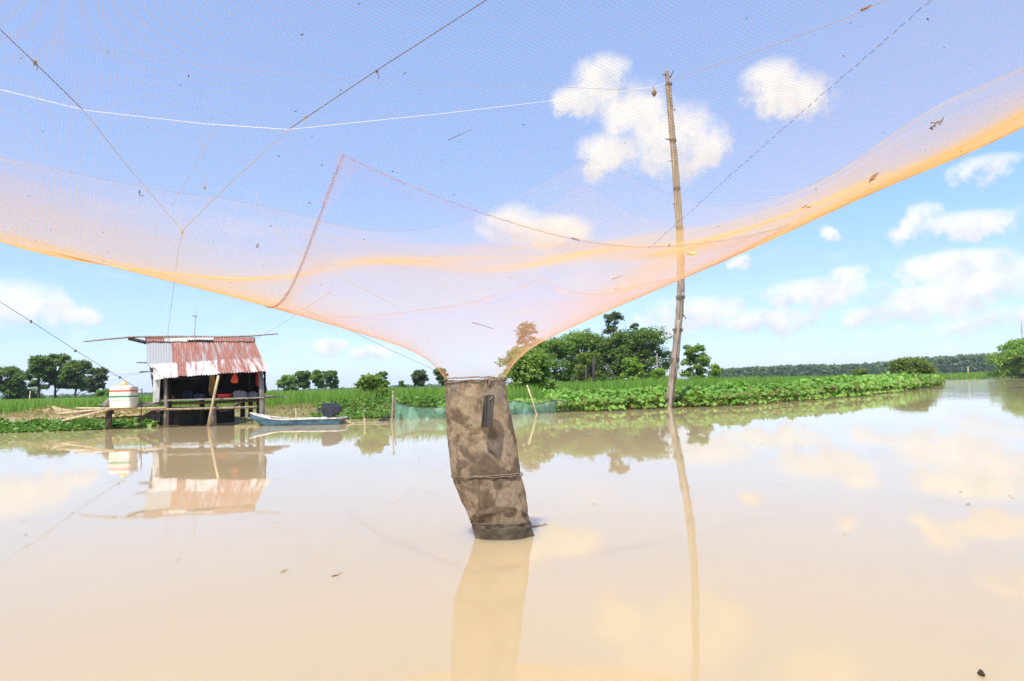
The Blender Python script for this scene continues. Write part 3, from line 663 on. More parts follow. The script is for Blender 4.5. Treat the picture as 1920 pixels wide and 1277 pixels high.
for (xo, i0, i1, r0, r1, dy, mat, tw) in ((-3.4, 0, 14, .105, .07, 0, 'bamboo', .6), (3.2, 0, 9, .10, .06, .04, 'bamboo', -.6), (4.5, 2, 6, .07, .05, -.08, 'post', .4), (2.6, 6, 13, .075, .055, -.03, 'post', .5), (0, 0, 5, .09, .07, -.13, 'bamboo', .5), (-.5, 11, 14, .05, .035, .09, 'darkpost', 1.2)):
    m = MB(); m.tube(*stem(xo, i0, i1, r0, r1, dy, mat, tw), 8); m.build('stem', MT[mat], pl, smooth=True)
for (x, y, w) in ((1257, 746, .2), (1264, 673, .2), (1271, 617, .19), (1276, 556, .17), (1274, 425, .14), (1269, 352, .13), (1262, 262, .12), (1254, 156, .12)):
    for k in range(2):
        c = at(x, y + k * 3, PDEP - .02) - PO; m = MB()
        m.tube([c + Vector((math.cos(q) * w, math.sin(q) * w * .85, random.uniform(-.02, .02))) for q in np.linspace(0, 6.283, 15)], .016, 5, cap=False); m.build('lashing', MT['rope_dark'], pl)
for (x, y, dx_, dy_) in ((1263, 300, -8, 3), (1268, 380, -7, 4), (1252, 150, -5, -12), (1256, 146, 7, -14), (1281, 590, 5, 8), (1256, 262, -9, -2), (1248, 140, -7, 0)):
    m = MB(); m.tube([at(x, y, PDEP) - PO, at(x + dx_, y + dy_, PDEP - .08) - PO], [.03, .015], 5); m.build('stub', MT['darkpost'], pl)
pu = thing('pulley', 'small brown pulley hung on the rope beside the head of the tall pole', 'pulley', loc=at(1226, 172, 25.4))
m = MB(); m.blob((0, 0, -.06), (.10, .08, .13), 10, 6, .25); m.build('block', MT['deadleaf'], pu)
m = MB(); m.tube([(-.03, 0, .2), (.04, 0, .08), (0, 0, 0)], .03, 5); m.build('strop', MT['rope_tan'], pu)
mr = thing('mooring_stick', 'short stick lying on the water at the foot of the tall pole', 'stick', loc=atz(1245, 764, .02))
m = MB(); m.tube([(-.5, 0, .0), (.1, .05, .03), (.62, .2, .06)], [.03, .035, .02], 6); m.build('shaft', MT['darkpost'], mr)

# ------------------------------------------------------------------ debris caught on the net (each lies on the netting)
def on_net(px, py, near=True):
    """march the sight line of (px, py) to the netting and return that point of the sheet"""
    v = ray(px, py); prev = None; hits = []
    for d in np.arange(1.2, 13, .03):
        p = at(px, py, d); q = np.array([p.x - NECK.x, p.y - NECK.y]); u, w = float(q @ E1), float(q @ E2)
        if max(abs(u), abs(w)) > HALF: prev = None; continue
        g = p.z - net_pt(u, w).z
        if prev is not None and (g > 0) != (prev > 0): hits.append(p)
        prev = g
    if not hits: return at(px, py, 4.6)
    return hits[0] if near else hits[-1]
def debris(name, label, cat, px, py, pts, rad, mat, near=True, leaf=None):
    c = on_net(px, py, near); k = c.y / F; root = thing(name, label, cat, loc=c + Vector((0, 0, .006)))
    m = MB()
    for line in pts:
        m.tube([Vector((x * k, 0, -y * k)) for x, y in line], [rad * k * q for q in np.linspace(1, .5, len(line))], 5)
    m.build('shaft' if leaf is None else 'stalk', MT[mat], root)
    if leaf:
        (x0, y0), (x1, y1), wd = leaf; a, b = Vector((x0 * k, 0, -y0 * k)), Vector((x1 * k, 0, -y1 * k)); t = b - a; s = Vector((-t.z, 0, t.x)).normalized() * wd * k
        m = MB(); cs = []
        for f, wv in ((0, .1), (.25, .8), (.55, 1), (.8, .6), (1, .05)):
            p = a + t * f + Vector((0, .01 * math.sin(f * 4), 0)); cs.append([p - s * wv, p + Vector((0, -.004, 0)), p + s * wv, p + Vector((0, .004, 0))])
        m.loft(cs, cap=True); m.build('blade', MT[mat], root)
    return root
debris('curled_twig', 'black hook-shaped curled twig on the net near the rope knot', 'twig', 265, 365, [[(-3, -6), (-4, 0), (-1, 5), (4, 4)]], 1.3, 'twig')
debris('curled_leaf', 'tiny dark curled leaf on the net left of the frayed seam', 'leaf', 483, 463, [[(2, -4), (-2, -2), (-2, 3), (2, 3), (2, -1), (-1, 0)]], 1.1, 'deadleaf')
debris('twig_clump', 'black branched twig clump on the net at the upper right', 'twig', 1757, 234, [[(-14, 10), (-2, 0), (13, -9)], [(-12, -2), (0, -1), (12, -4)], [(-6, 6), (2, -6)], [(4, 2), (14, -12)], [(-9, 12), (-12, 4)]], 1.3, 'twig')
debris('dead_leaf', 'curled brown leaf caught in the orange fold at the right', 'leaf', 1637, 334, [[(-6, 8), (-9, 12)]], 1.0, 'deadleaf', leaf=((-7, 8), (10, -8), 4))
debris('twig', 'crooked brown twig on the orange fold left of the curled brown leaf', 'twig', 1513, 390, [[(-9, 2), (-3, -1), (2, 1), (9, -2)], [(-3, -1), (0, -4)]], 1.5, 'deadleaf')
debris('green_leaf', 'yellow-green leaf on the net just right of the tall pole', 'leaf', 1295, 476, [[(-14, 0), (-6, -1)]], .8, 'greenleaf', leaf=((-8, -1), (11, 3), 3.5))
debris('bark_chip', 'short dark bark chip on the net in the middle of the orange band', 'bark chip', 1080, 451, [[(-8, -2), (0, 0), (7, 2)]], 2.0, 'deadleaf')
debris('bark_chip', 'tiny dark chip on the net left of the tall pole', 'bark chip', 1255, 462, [[(-2, 3), (2, -3)]], 1.4, 'deadleaf')
debris('straw_bit', 'short tan straw on the far seam left of the tall pole', 'straw', 1158, 522, [[(-11, 3), (10, -3)]], 1.6, 'rope_tan')
debris('twig', 'long thin slanting twig on the blue part of the net', 'twig', 862, 256, [[(-22, 9), (0, 0), (24, -11)]], .7, 'twig')
debris('float_chip', 'brown wooden float high on the net at the top right', 'float', 1625, 18, [[(-10, 4), (0, 0), (9, -5)]], 3.0, 'deadleaf')
debris('twig', 'short curved twig on the netting above the bag', 'twig', 905, 612, [[(-20, -6), (0, 0), (20, 7)]], .7, 'twig')

# ------------------------------------------------------------------ the hut on stilts
hut = thing('stilt_hut', 'rickety stilt hut with rusty corrugated roof over the water', 'hut', loc=atz(395, 800, 0))
HO = Vector(hut.location)
def hp(x, y, d): return at(x, y, d) - HO
def sheet(name, c4, mat, amp=.014, wave=.085, bend=0.0, jag=.02, parent=hut, thick=.004):
    """corrugated sheet between TL, TR, BL, BR; waves run down the slope"""
    TL, TR, BL, BR = (Vector(c) for c in c4); wid = max((TR - TL).length, (BR - BL).length); ln = (BL - TL).length
    nu = max(8, int(wid / wave * 5)); nv = 6
    nrm = (TR - TL).cross(BL - TL).normalized(); nrm = nrm if nrm.z > 0 or abs(nrm.z) < .3 else -nrm
    vs = []; uvs = []; ph = random.random() * 6
    for side in (0, 1):
        for j in range(nv + 1):
            t = j / nv
            for i in range(nu + 1):
                s = i / nu; p = TL.lerp(TR, s).lerp(BL.lerp(BR, s), t)
                if j == nv: p = p + (BL - TL).normalized() * (jag * math.sin(s * 9 + ph) * .6 + random.uniform(-jag, jag) * .5)
                p = p + nrm * (amp * math.sin(2 * math.pi * s * wid / wave) + bend * math.sin(math.pi * t) * math.sin(2.5 * s + ph) - side * thick)
                vs.append(p); uvs.append((s * wid, t * ln))
    k = nu + 1; q = k * (nv + 1); fs = []
    for j in range(nv):
        for i in range(nu):
            a = j * k + i; fs.append((a, a + k, a + k + 1, a + 1)); fs.append((q + a, q + a + 1, q + a + k + 1, q + a + k))
    rim = [i for i in range(nu)]
    for i in range(nu):
        fs.append((i, i + 1, q + i + 1, q + i)); b = nv * k + i; fs.append((b + 1, b, q + b, q + b + 1))
    for j in range(nv):
        a = j * k; fs.append((a + k, a, q + a, q + a + k)); b = a + nu; fs.append((b, b + k, q + b + k, q + b))
    me = bpy.data.meshes.new(name); me.from_pydata([tuple(v) for v in vs], [], fs)
    uv = me.uv_layers.new(name='UVMap'); li = np.zeros(len(me.loops), np.int32); me.loops.foreach_get('vertex_index', li)
    uv.data.foreach_set('uv', np.array(uvs, np.float32)[li].ravel()); me.materials.append(mat); me.update()
    o = bpy.data.objects.new(name, me); link(o, parent); return o
ZINC, WHT = (.34, .34, .33), (.58, .535, .505)
def roof_pt(x, row):   # rows of the roof: 0 ridge, 1 joint, 2 eave, given by picture column of the joint row
    ys = {0: (634, 633, 22.35), 1: (683, 673, 21.35), 2: (706, 692, 20.75)}[row]
    return x
mid = [(275, 324, 275, 326, ZINC, .12), (322, 366, 324, 368, ZINC, .66), (364, 404, 366, 412, ZINC, .60), (402, 446, 410, 452, ZINC, .64), (443, 478, 449, 491, ZINC, .66)]
for i, (a, b, c, d, base, ru) in enumerate(mid):
    yb = lambda x: 686 - (x - 275) * .062; yt = lambda x: 642.0 - (x - 275) * .004
    up = .02 * (i % 2)
    sheet('roof_sheet', (hp(a, yt(a), 22.2) + Vector((0, 0, up)), hp(b, yt(b), 22.2) + Vector((0, 0, up)), hp(c, yb(c), 21.3) + Vector((0, 0, up)), hp(d, yb(d), 21.3) + Vector((0, 0, up))), tin_mat('tin_%d' % i, base, ru, i + 1), bend=.015)
low = [(281, 334, 289, 335, WHT, .40), (332, 351, 333, 352, WHT, .92), (349, 409, 350, 411, WHT, .42), (407, 452, 409, 460, WHT, .60), (449, 488, 457, 506, WHT, .55)]
for i, (a, b, c, d, base, ru) in enumerate(low):
    yb = lambda x: 706 - (x - 289) * .062 + (3 if x < 320 else 0); yt = lambda x: 680.5 - (x - 275) * .058
    up = .018 * (i % 2) - .045
    sheet('roof_sheet', (hp(a, yt(a), 21.32) + Vector((0, 0, up)), hp(b, yt(b), 21.32) + Vector((0, 0, up)), hp(c, yb(c), 20.7) + Vector((0, 0, up)), hp(d, yb(d), 20.7) + Vector((0, 0, up))), tin_mat('tin_low_%d' % i, base, ru, i + 11), bend=.012, jag=.03)
top = [(275, 309, 275, 310, WHT, .92), (307, 352, 308, 352, WHT, .35), (350, 402, 350, 400, WHT, .12), (399, 436, 399, 436, WHT, .85), (433, 477, 433, 476, WHT, .72)]
for i, (a, b, c, d, base, ru) in enumerate(top):
    y0 = 632.5; y1 = 641.5 - (3 if i == 2 else 0)
    sheet('roof_sheet', (hp(a, y0, 22.45), hp(b, y0, 22.45), hp(c, y1, 22.15) + Vector((0, 0, .03)), hp(d, y1, 22.15) + Vector((0, 0, .03))), tin_mat('tin_top_%d' % i, base, ru, i + 21), bend=.02, jag=.04)
# back slope of the roof, unseen from here but it closes the hut
sheet('roof_sheet', (hp(272, 633, 22.47), hp(478, 633, 22.47), hp(280, 668, 23.6), hp(480, 662, 23.6)), tin_mat('tin_back', ZINC, .5, 31))
# walls: shade painted near-black at the back and sides, tin at the left gable
def slab(name, a, b, c, d, th, mat, parent=hut):
    a, b, c, d = (Vector(q) for q in (a, b, c, d)); n = (b - a).cross(d - a).normalized() * th
    m = MB(); m.hexa([a, b, c, d, a + n, b + n, c + n, d + n]); return m.build(name, mat, parent)
slab('back_wall', hp(300, 752, 23.2), hp(486, 744, 23.2), hp(484, 680, 23.2), hp(298, 684, 23.2), .02, MT['tarp_and_shade'])
slab('side_wall', hp(489, 746, 21.4), hp(487, 744, 23.1), hp(484, 682, 23.1), hp(488, 692, 21.4), .02, MT['tarp_and_shade'])
sheet('side_wall', (hp(281, 690, 21.5), hp(285, 668, 23.2), hp(290, 748, 21.5), hp(298, 746, 23.1)), MT['darktin'], amp=.012)
for k in range(8):
    a = hp(281 + k * 1.0, 690 + k * 7, 20.95); b = hp(282 + k * 1.0, 696.5 + k * 7, 20.93); w = Vector((random.uniform(.12, .17), 0, 0)); o = Vector((0, .03, 0))
    m = MB(); m.hexa([b, b + w, b + w + o, b + o, a, a + w * .9, a + w * .9 + o, a + o]); m.build('wall_board', MT['darktin' if k % 2 else 'tarp_and_shade'], hut)
sheet('gable_sheet', (hp(288, 690, 20.9), hp(301, 706, 20.75), hp(287, 756, 20.95), hp(298, 753, 20.9)), MT['white_sheet'], amp=.008, jag=.01)
slab('shade_panel', hp(298, 800, 22.3), hp(440, 792, 22.5), hp(440, 762, 22.5), hp(298, 764, 22.3), .015, MT['tarp_and_shade'])  # added dark panels, standing in for the deep shade under the floor
slab('shade_panel', hp(262, 795, 22.1), hp(300, 796, 22.2), hp(300, 772, 22.2), hp(280, 776, 22.1), .015, MT['tarp_and_shade'])
# tarp flaps at both ends
def flap(pts, wid, mat, name='tarp_flap'):
    m = MB(); rg = []
    for i, (x, y, d) in enumerate(pts):
        p = hp(x, y, d); w = wid[i] / F * d
        rg.append([p + Vector((w * s, .05 * math.sin(s * 9 + i), 0)) for s in (-.5, -.25, 0, .25, .5)] + [p + Vector((w * s, .05 * math.sin(s * 9 + i) + .012, 0)) for s in (.5, .25, 0, -.25, -.5)])
    m.loft(rg, cap=True); return m.build(name, mat, hut)
flap([(302, 704, 20.95), (301, 716, 20.95), (304, 726, 20.95), (307, 734, 20.95)], [12, 14, 12, 6], MT['tarp_and_shade'])
flap([(495, 694, 21.1), (497, 706, 21.1), (495, 718, 21.1), (497, 730, 21.1), (496, 738, 21.1)], [9, 4, 6, 5, 2], MT['tarp_and_shade'])
flap([(398, 704, 21.6), (398, 718, 21.6), (397, 730, 21.6), (398, 742, 21.6)], [13, 12, 11, 8], MT['ochre'], 'curtain')
flap([(484, 696, 21.2), (483, 706, 21.2), (484, 716, 21.2), (483, 724, 21.2)], [7, 8, 7, 5], MT['cloth_red'], 'red_cloth')
# floor of planks, beams, stilts
for k in range(8):
    y0 = 20.95 + k * .27; ya = 752.5 - k * .35; yb_ = 745.5 - k * .3
    a, b = hp(288 + random.uniform(-3, 3), 752.5, 20.95), hp(497 + random.uniform(-4, 10), 746.5, 20.95)
    a.y = b.y = y0 - HO.y
    n = Vector((0, .25, 0)); u = Vector((0, 0, .04)); m = MB(); m.hexa([a, b, b + n, a + n, a + u, b + u, b + n + u, a + n + u]); m.build('floor_plank', MT['plank'], hut)
def pole(name, pts, r, mat, sides=8, wob=.05, parent=hut):
    m = MB(); rr_ = r if hasattr(r, '__len__') else [r] * len(pts); m.tube([hp(*p) for p in pts], rr_, sides, wob=wob); return m.build(name, MT[mat], parent, smooth=True)
def foot(x, y, d):   # the spot where a stilt at depth d meets the ground, carried a bit below
    p = at(x, y, d); return p
pole('stilt', [(311, 806, 21.0), (312, 770, 21.0), (311, 735, 21.0), (310, 703, 20.95)], [.075, .07, .065, .06], 'post')
pole('stilt', [(492, 800, 21.05), (491, 775, 21.05), (491, 740, 21.05), (488, 694, 21.0)], [.095, .09, .08, .075], 'post')
pole('stilt', [(400, 803, 21.3), (400, 775, 21.3), (400, 752, 21.3)], [.095, .09, .085], 'post')
pole('stilt', [(379, 796, 22.2), (379, 770, 22.2), (378, 750, 22.2)], [.09, .085, .08], 'darkpost')
pole('stilt', [(318, 800, 22.6), (318, 770, 22.6), (316, 690, 22.6)], .07, 'darkpost')
pole('stilt', [(455, 782, 22.8), (455, 760, 22.8), (455, 746, 22.8)], .08, 'darkpost')
pole('stilt', [(470, 782, 22.9), (470, 760, 22.9), (469, 690, 22.9)], .075, 'darkpost')
pole('stilt', [(484, 780, 22.7), (484, 760, 22.7), (483, 745, 22.7)], .055, 'darkpost')
pole('prop', [(389, 806, 20.75), (396, 770, 20.75), (403, 735, 20.75), (410, 703, 20.75)], [.045, .042, .04, .038], 'bamboo_pale')
pole('beam', [(286, 768, 20.9), (340, 767, 20.9), (420, 765, 20.9), (482, 763, 20.95)], .035, 'bamboo')
pole('beam', [(296, 704.5, 20.85), (360, 702, 20.85), (440, 697, 20.85), (492, 693.5, 20.9)], .03, 'bamboo_pale')
pole('beam', [(296, 757, 21.1), (400, 754, 21.1), (495, 750, 21.1)], .045, 'darkpost')
pole('brace', [(258, 790, 20.9), (276, 778, 21.0), (298, 767, 21.1)], .05, 'darkpost')
pole('ridge_beam', [(242, 634.5, 22.3), (258, 638.5, 22.3), (277, 643, 22.3)], [.06, .06, .06], 'darkpost')
pole('ridge_pole', [(157, 640.5, 22.1), (200, 636, 22.15), (250, 631.5, 22.25), (330, 630.5, 22.4), (410, 631.5, 22.45), (470, 630, 22.4), (521, 626, 22.3)], [.022, .03, .032, .034, .032, .028, .018], 'bamboo', 6)
pole('pole_end', [(256, 679.5, 21.6), (278, 680.5, 21.8)], .022, 'post', 5)
pole('pole_end', [(262, 697.5, 21.6), (286, 696.5, 21.6)], .022, 'darkpost', 5)
pole('pole_end', [(490, 744, 21.1), (512, 742.5, 21.1)], .025, 'post', 5)
m = MB(); m.tube([hp(x, y, 20.95) for x, y in ((404, 766), (415, 770), (428, 768), (442, 761), (455, 753))], [.02, .05, .055, .045, .02], 7); m.build('hose', MT['tarp_and_shade'], hut, smooth=True)
# aerial
ae = thing('aerial', 'thin aerial mast with a short arm standing on the hut roof', 'antenna', loc=at(364, 640, 22.2))
AO = Vector(ae.location)
m = MB(); m.tube([at(364, 640, 22.2) - AO, at(367, 592, 22.2) - AO, at(368, 583, 22.2) - AO], [.016, .014, .008], 5); m.build('mast', MT['rope_grey'], ae)
m = MB(); m.tube([at(361, 591.5, 22.2) - AO, at(364, 592, 22.2) - AO, at(369, 594, 22.2) - AO], .022, 5); m.build('arm', MT['metal'], ae)
# things in the hut
ba = thing('basin', 'red plastic basin on the hut floor', 'basin', loc=at(421, 750, 21.25)); q = 1 / F * 21.25
BO = Vector(ba.location)
rg = [[Vector((math.cos(t) * r_ * q, math.sin(t) * r_ * q * .8, z_ * q)) for t in np.linspace(0, 6.283, 20, endpoint=False)] for r_, z_ in ((9.5, 0.5), (11, 3), (13, 8), (14.2, 10.6), (14.2, 11.2), (13.2, 10.8), (11.5, 8), (9, 2))]
m = MB(); m.loft(rg); m.add(rg[0], [tuple(range(20))]); m.add(rg[-1], [tuple(range(20))]); m.build('bowl', MT['basin'], ba, smooth=True)
hb = thing('plastic_bag', 'orange plastic bag hanging under the hut eave', 'bag', loc=at(440, 720, 20.95)); O = Vector(hb.location)
m = MB(); rg = []
for (x, y, w) in ((441, 699, 1.0), (441, 702, 2.2), (440, 706, 4.5), (440, 710, 6.5), (440, 715, 7.2), (440, 718, 5)):
    c = at(x, y, 20.95) - O; rg.append([c + Vector((math.cos(t) * w * q * (1 + .12 * math.sin(3 * t + y)), math.sin(t) * w * q * .5, .01 * math.sin(4 * t))) for t in np.linspace(0, 6.283, 12, endpoint=False)])
m.loft(rg, cap=True); m.build('pouch', MT['bag_orange'], hb, smooth=True)
m = MB(); m.tube([at(441, 693, 20.95) - O, at(441, 699, 20.95) - O], .012, 5); m.build('handle', MT['bag_orange'], hb)
def sackthing(name, label, cat, x, y, rx, ry, d, mat):
    r_ = thing(name, label, cat, loc=at(x, y + ry, d)); m = MB(); k = d / F
    m.blob((0, 0, ry * k), (rx * k, rx * k * .7, ry * k), 14, 8, .16); m.build('body', MT[mat], r_, smooth=True)
    m = MB(); m.tube([(0, -rx * k * .6, ry * k * 1.5), (.04, -rx * k * .7, ry * k * 1.9)], [.05, .02], 6); m.build('tied_end', MT[mat], r_, smooth=True)
sackthing('sack', 'grey sack slumped on the hut floor right of the red basin', 'sack', 451, 741, 14, 9, 21.4, 'sack')
sackthing('sack', 'paler small sack on the hut floor beside the right post', 'sack', 474, 741, 11, 7.5, 21.5, 'sack')
sackthing('bundle', 'dark blue bundle in the middle of the hut floor', 'bundle', 374, 744.5, 11, 7.5, 21.4, 'bluetarp')
sackthing('bundle', 'grey cloth bundle deep in the left of the hut', 'bundle', 352, 741, 9, 9, 22.2, 'bluetarp')
di = thing('dish', 'small white dish at the front edge of the hut floor', 'dish', loc=at(387.5, 750.5, 21.0))
m = MB(); rg = [[Vector((math.cos(t) * r_ * q, math.sin(t) * r_ * q, z_ * q)) for t in np.linspace(0, 6.283, 14, endpoint=False)] for r_, z_ in ((2.4, .2), (3.6, 1.6), (3.9, 2.0), (3.2, 1.6), (2.0, .6))]
m.loft(rg, cap=True); m.build('bowl', MT['white_sheet'], di)

# ------------------------------------------------------------------ the jetty with the water tank
je = thing('jetty', 'flimsy jetty of bamboo poles and planks left of the hut', 'jetty', loc=atz(204, 805, 0)); JO = Vector(je.location)
def jp(pts, r, mat, name='bamboo_pole', sides=7):
    m = MB(); m.tube([at(*p) - JO for p in pts], r, sides, wob=.05); return m.build(name, MT[mat], je, smooth=True)
jp([(203, 815, 20.7), (204, 790, 20.7), (204, 766, 20.7)], [.10, .095, .09], 'darkpost', 'pile', 9)
jp([(200, 766, 20.7), (202, 757, 20.68), (206, 748, 20.66)], [.11, .12, .05], 'post', 'pile', 9)
jp([(207, 775, 20.85), (209, 766, 20.8), (210, 753, 20.8)], [.08, .10, .05], 'darkpost', 'pile', 8)
jp([(142, 765.5, 20.5), (200, 766, 20.6), (300, 764, 21.0)], .032, 'bamboo_pale')
jp([(107, 776, 20.3), (160, 771, 20.5), (225, 766, 20.7)], [.03, .035, .035], 'bamboo_pale')
jp([(116, 789, 20.1), (160, 779, 20.3), (206, 768, 20.6)], [.032, .036, .036], 'bamboo_pale')
jp([(140, 776, 20.5), (175, 771, 20.6), (215, 766, 20.8)], .022, 'bamboo')
jp([(214, 767.5, 20.5), (260, 766, 20.6), (312, 765, 20.8)], .034, 'bamboo_pale')
jp([(183, 758.5, 20.9), (215, 762, 20.9), (255, 764, 20.9)], .02, 'post')
jp([(262, 748, 20.8), (265, 770, 20.8), (264, 798, 20.8)], .016, 'rope_dark', 'thin_stick', 5)
jp([(266, 728, 20.5), (266, 745, 20.5), (265, 766, 20.5)], .018, 'rope_dark', 'thin_stick', 5)
for k in range(12):
    x = 226 + k * 6.5; a = at(x - 14, 763.5 - random.uniform(0, 4), 20.45 + k * .04) - JO; b = at(x + 18, 761.5 - random.uniform(0, 5) - k * .5, 20.9 + k * .03) - JO
    m = MB(); t = (b - a); n = Vector((-t.y, t.x, 0)).normalized() * .07; u = Vector((0, 0, .03)); m.hexa([a - n, b - n, b + n, a + n, a - n + u, b - n + u, b + n + u, a + n + u]); m.build('plank', MT['plank'], je)
tk = thing('water_tank', 'cream plastic water tank with red and green bands on the jetty', 'tank', loc=at(232, 765, 20.55)); TO = Vector(tk.location); k = 20.55 / F
def rrect(hw, hd, rc, z, n=6):
    out = []
    for cx, cy, a0 in ((hw - rc, hd - rc, 0), (-hw + rc, hd - rc, 90), (-hw + rc, -hd + rc, 180), (hw - rc, -hd + rc, 270)):
        for i in range(n): a = R(a0 + 90 * i / (n - 1)); out.append(Vector((cx + math.cos(a) * rc, cy + math.sin(a) * rc, z)))
    return out
m = MB(); m.loft([rrect(hw * k, 15 * k * s, 5 * k, z * k) for hw, s, z in ((18.5, .94, 0), (20, 1, 1.2), (20.2, 1, 14), (20.7, 1.03, 15), (20.7, 1.03, 29), (20.2, 1, 30), (20.2, 1, 37), (19.6, .98, 39.5), (17, .85, 41), (7, .4, 41.8))], cap=True); m.build('body', MT['tank'], tk, smooth=False)
for z, mt in ((31.8, 'tank_red'), (21.5, 'tank_green')):
    m = MB(); o = 20.9 if z < 30 else 20.5; m.loft([rrect(o * k, (15.7 if z < 30 else 15.3) * k, 5 * k, (z + s) * k) for s in (-1.4, 1.4)]); m.build('band', MT[mt], tk)
m = MB(); m.loft([[Vector((math.cos(t) * r_ * k, math.sin(t) * r_ * k, z_ * k)) for t in np.linspace(0, 6.283, 18, endpoint=False)] for r_, z_ in ((8, 41.2), (7.6, 43), (5.6, 45), (5.2, 47), (3, 48.6), (.4, 49))], cap=True); m.build('cap', MT['tank_cap'], tk, smooth=True)

# ------------------------------------------------------------------ the boat
bo = thing('boat', 'narrow faded blue wooden boat with white gunwale moored beside the hut', 'boat', loc=atz(560, 797, 0))
bow, stern = Vector((-7.98, 20.75, 0)), Vector((-5.08, 20.35, 0)); ax = (stern - bow); LN = ax.length; ax.normalize(); sd = Vector((-ax.y, ax.x, 0)); O = Vector(bo.location)
def bsec(f, inn=0.0):
    w = .36 * (min(1, f / .35) ** .7 if f < .35 else 1 - .10 * max(0, (f - .75) / .25)); w = max(.02, w)
    rise = .22 * max(0, (.40 - f) / .40) ** 1.5; keel = -.10 + .34 * max(0, (.28 - f) / .28) ** 1.6; gun = .15 + rise + .02 * f
    c = bow + ax * (f * LN) - O
    w -= inn; keel += inn; pts = []
    for s, z in ((-1, gun), (-.93, gun * .5 + keel * .5), (-.62, keel + .02), (0, keel), (.62, keel + .02), (.93, gun * .5 + keel * .5), (1, gun)):
        pts.append(c + sd * (s * max(.005, w)) + Vector((0, 0, z)))
    return pts
fs_ = np.linspace(0, 1, 19)
m = MB(); outer = [bsec(f) for f in fs_]; m.loft(outer, close=False); m.add(outer[-1], [tuple(range(7))]); m.build('hull', MT['boat_blue'], bo, smooth=True)
m = MB(); inner = [bsec(f, .025) for f in fs_]; m.loft(inner, close=False); m.add(inner[-1], [tuple(reversed(range(7)))]); m.build('inside', MT['boat_in'], bo, smooth=True)
for s in (0, 6):
    m = MB(); m.tube([outer[i][s] + Vector((0, 0, .012)) for i in range(19)], .022, 6); m.build('gunwale', MT['boat_white'], bo, smooth=True)
m = MB(); a = outer[-1]; m.tube([a[0] + Vector((0, 0, .01)), a[6] + Vector((0, 0, .01))], .03, 6); m.build('transom_rail', MT['boat_white'], bo)
m = MB()
dk = [bsec(f) for f in np.linspace(.01, .2, 5)]; m.loft([[p[0], p[6], p[6] - Vector((0, 0, .02)), p[0] - Vector((0, 0, .02))] for p in dk], cap=True); m.build('foredeck', MT['boat_white'], bo)
for f in (.42, .62, .8):
    p = bsec(f, .06); q2 = bsec(f + .05, .06); dn = Vector((0, 0, -.05)); m = MB(); m.hexa([p[0] + dn, p[6] + dn, q2[6] + dn, q2[0] + dn, p[0] + dn * .4, p[6] + dn * .4, q2[6] + dn * .4, q2[0] + dn * .4]); m.build('thwart', MT['boat_in'], bo)
mo = MB(); c = at(620, 768, 20.5) - O; k = 20.8 / F
rg = []
for x0, x1, y in ((612, 624, 781), (606, 634, 777), (604.5, 640, 771), (604.5, 639, 764), (605, 632, 757.5), (606.5, 622, 755.5)):
    a, b = at(x0, y, 20.5) - O, at(x1, y, 20.5) - O; cc = (a + b) / 2; hw = (b - a).length / 2
    rg.append([cc + p for p in rrect(hw, .17, .06, 0, 4)])
mo.loft(rg, cap=True); motor = mo.build('outboard_motor', MT['motor'], bo, smooth=False); motor['label'] = 'outboard motor under a charcoal cover'
m = MB(); m.tube([at(606, 773, 20.8) - O, at(599, 772, 20.75) - O, at(593, 768, 20.7) - O], [.03, .028, .022], 6); m.build('tiller', MT['metal'], motor)
m = MB(); m.tube([at(617, 779, 20.5) - O, at(618, 786, 20.5) - O, at(621, 795, 20.9) - O], [.05, .05, .03], 6); m.build('leg', MT['metal'], motor)
oa = thing('pole_oar', 'pale bamboo pole slanting from the boat stern into the water', 'pole', loc=atz(664, 796, 0)); OO = Vector(oa.location)
m = MB(); m.tube([at(622, 779, 20.7) - OO, at(645, 787, 20.5) - OO, at(668, 797, 20.3) - OO], [.024, .022, .018], 6); m.build('shaft', MT['bamboo_pale'], oa)
tr_ = thing('mooring_line', 'thin pale line floating behind the boat stern towards the green pen', 'rope', loc=atz(690, 792, .01)); O2 = Vector(tr_.location)
m = MB(); m.tube([atz(655, 793, .03) - O2, atz(690, 792.5, .02) - O2, atz(728, 791, .03) - O2], .012, 5); m.build('strand', MT['rope_tan'], tr_)

# ------------------------------------------------------------------ the fish pen: green netting on stakes
def pen(name, label, pts, mat, cat='netting'):
    """pts: (px, y top, y bottom) along the run at water level"""
    O = atz(pts[0][0], pts[0][2], 0); root = thing(name, label, cat, loc=O); rg = []; n = 7
    for i in range(len(pts) - 1):
        for k in range(n):
            t = k / n; x, yt, yb = (pts[i][j] * (1 - t) + pts[i + 1][j] * t for j in range(3))
            b = atz(x, yb, 0); tp = at(x, yt, b.y)
            rg.append([(b.lerp(tp, q) + Vector((0, .12 * math.sin(q * 3 + i * 2 + k * .7) - .1 * q, 0)) - O) for q in (-.15, 0, .25, .5, .75, 1.0)])
    m = MB(); m.loft(rg, close=False); m.build('sheet', MT[mat], root, smooth=True)
    m = MB(); m.tube([r_[-1] for r_ in rg], .012, 5); m.build('top_line', MT['rope_dark'], root)
    return root
pen('pen_net', 'sagging green mesh pen wall between the stakes and the bag', [(741, 752, 787), (752, 757, 787), (768, 762, 786.5), (795, 764.5, 786), (835, 763, 785), (850, 763, 784)], 'pen')
pen('pen_net', 'green mesh pen wall in the water right of the bag', [(940, 757, 779), (965, 751, 778), (985, 756, 777), (1003, 759, 776), (1030, 752, 774.5), (1048, 750, 773), (1066, 755, 772)], 'pen')
pen('pen_net', 'dark scrap of netting slanting up to the stakes left of the green pen', [(710, 789, 791), (720, 783, 791), (731, 775, 790.5)], 'pen_dark')
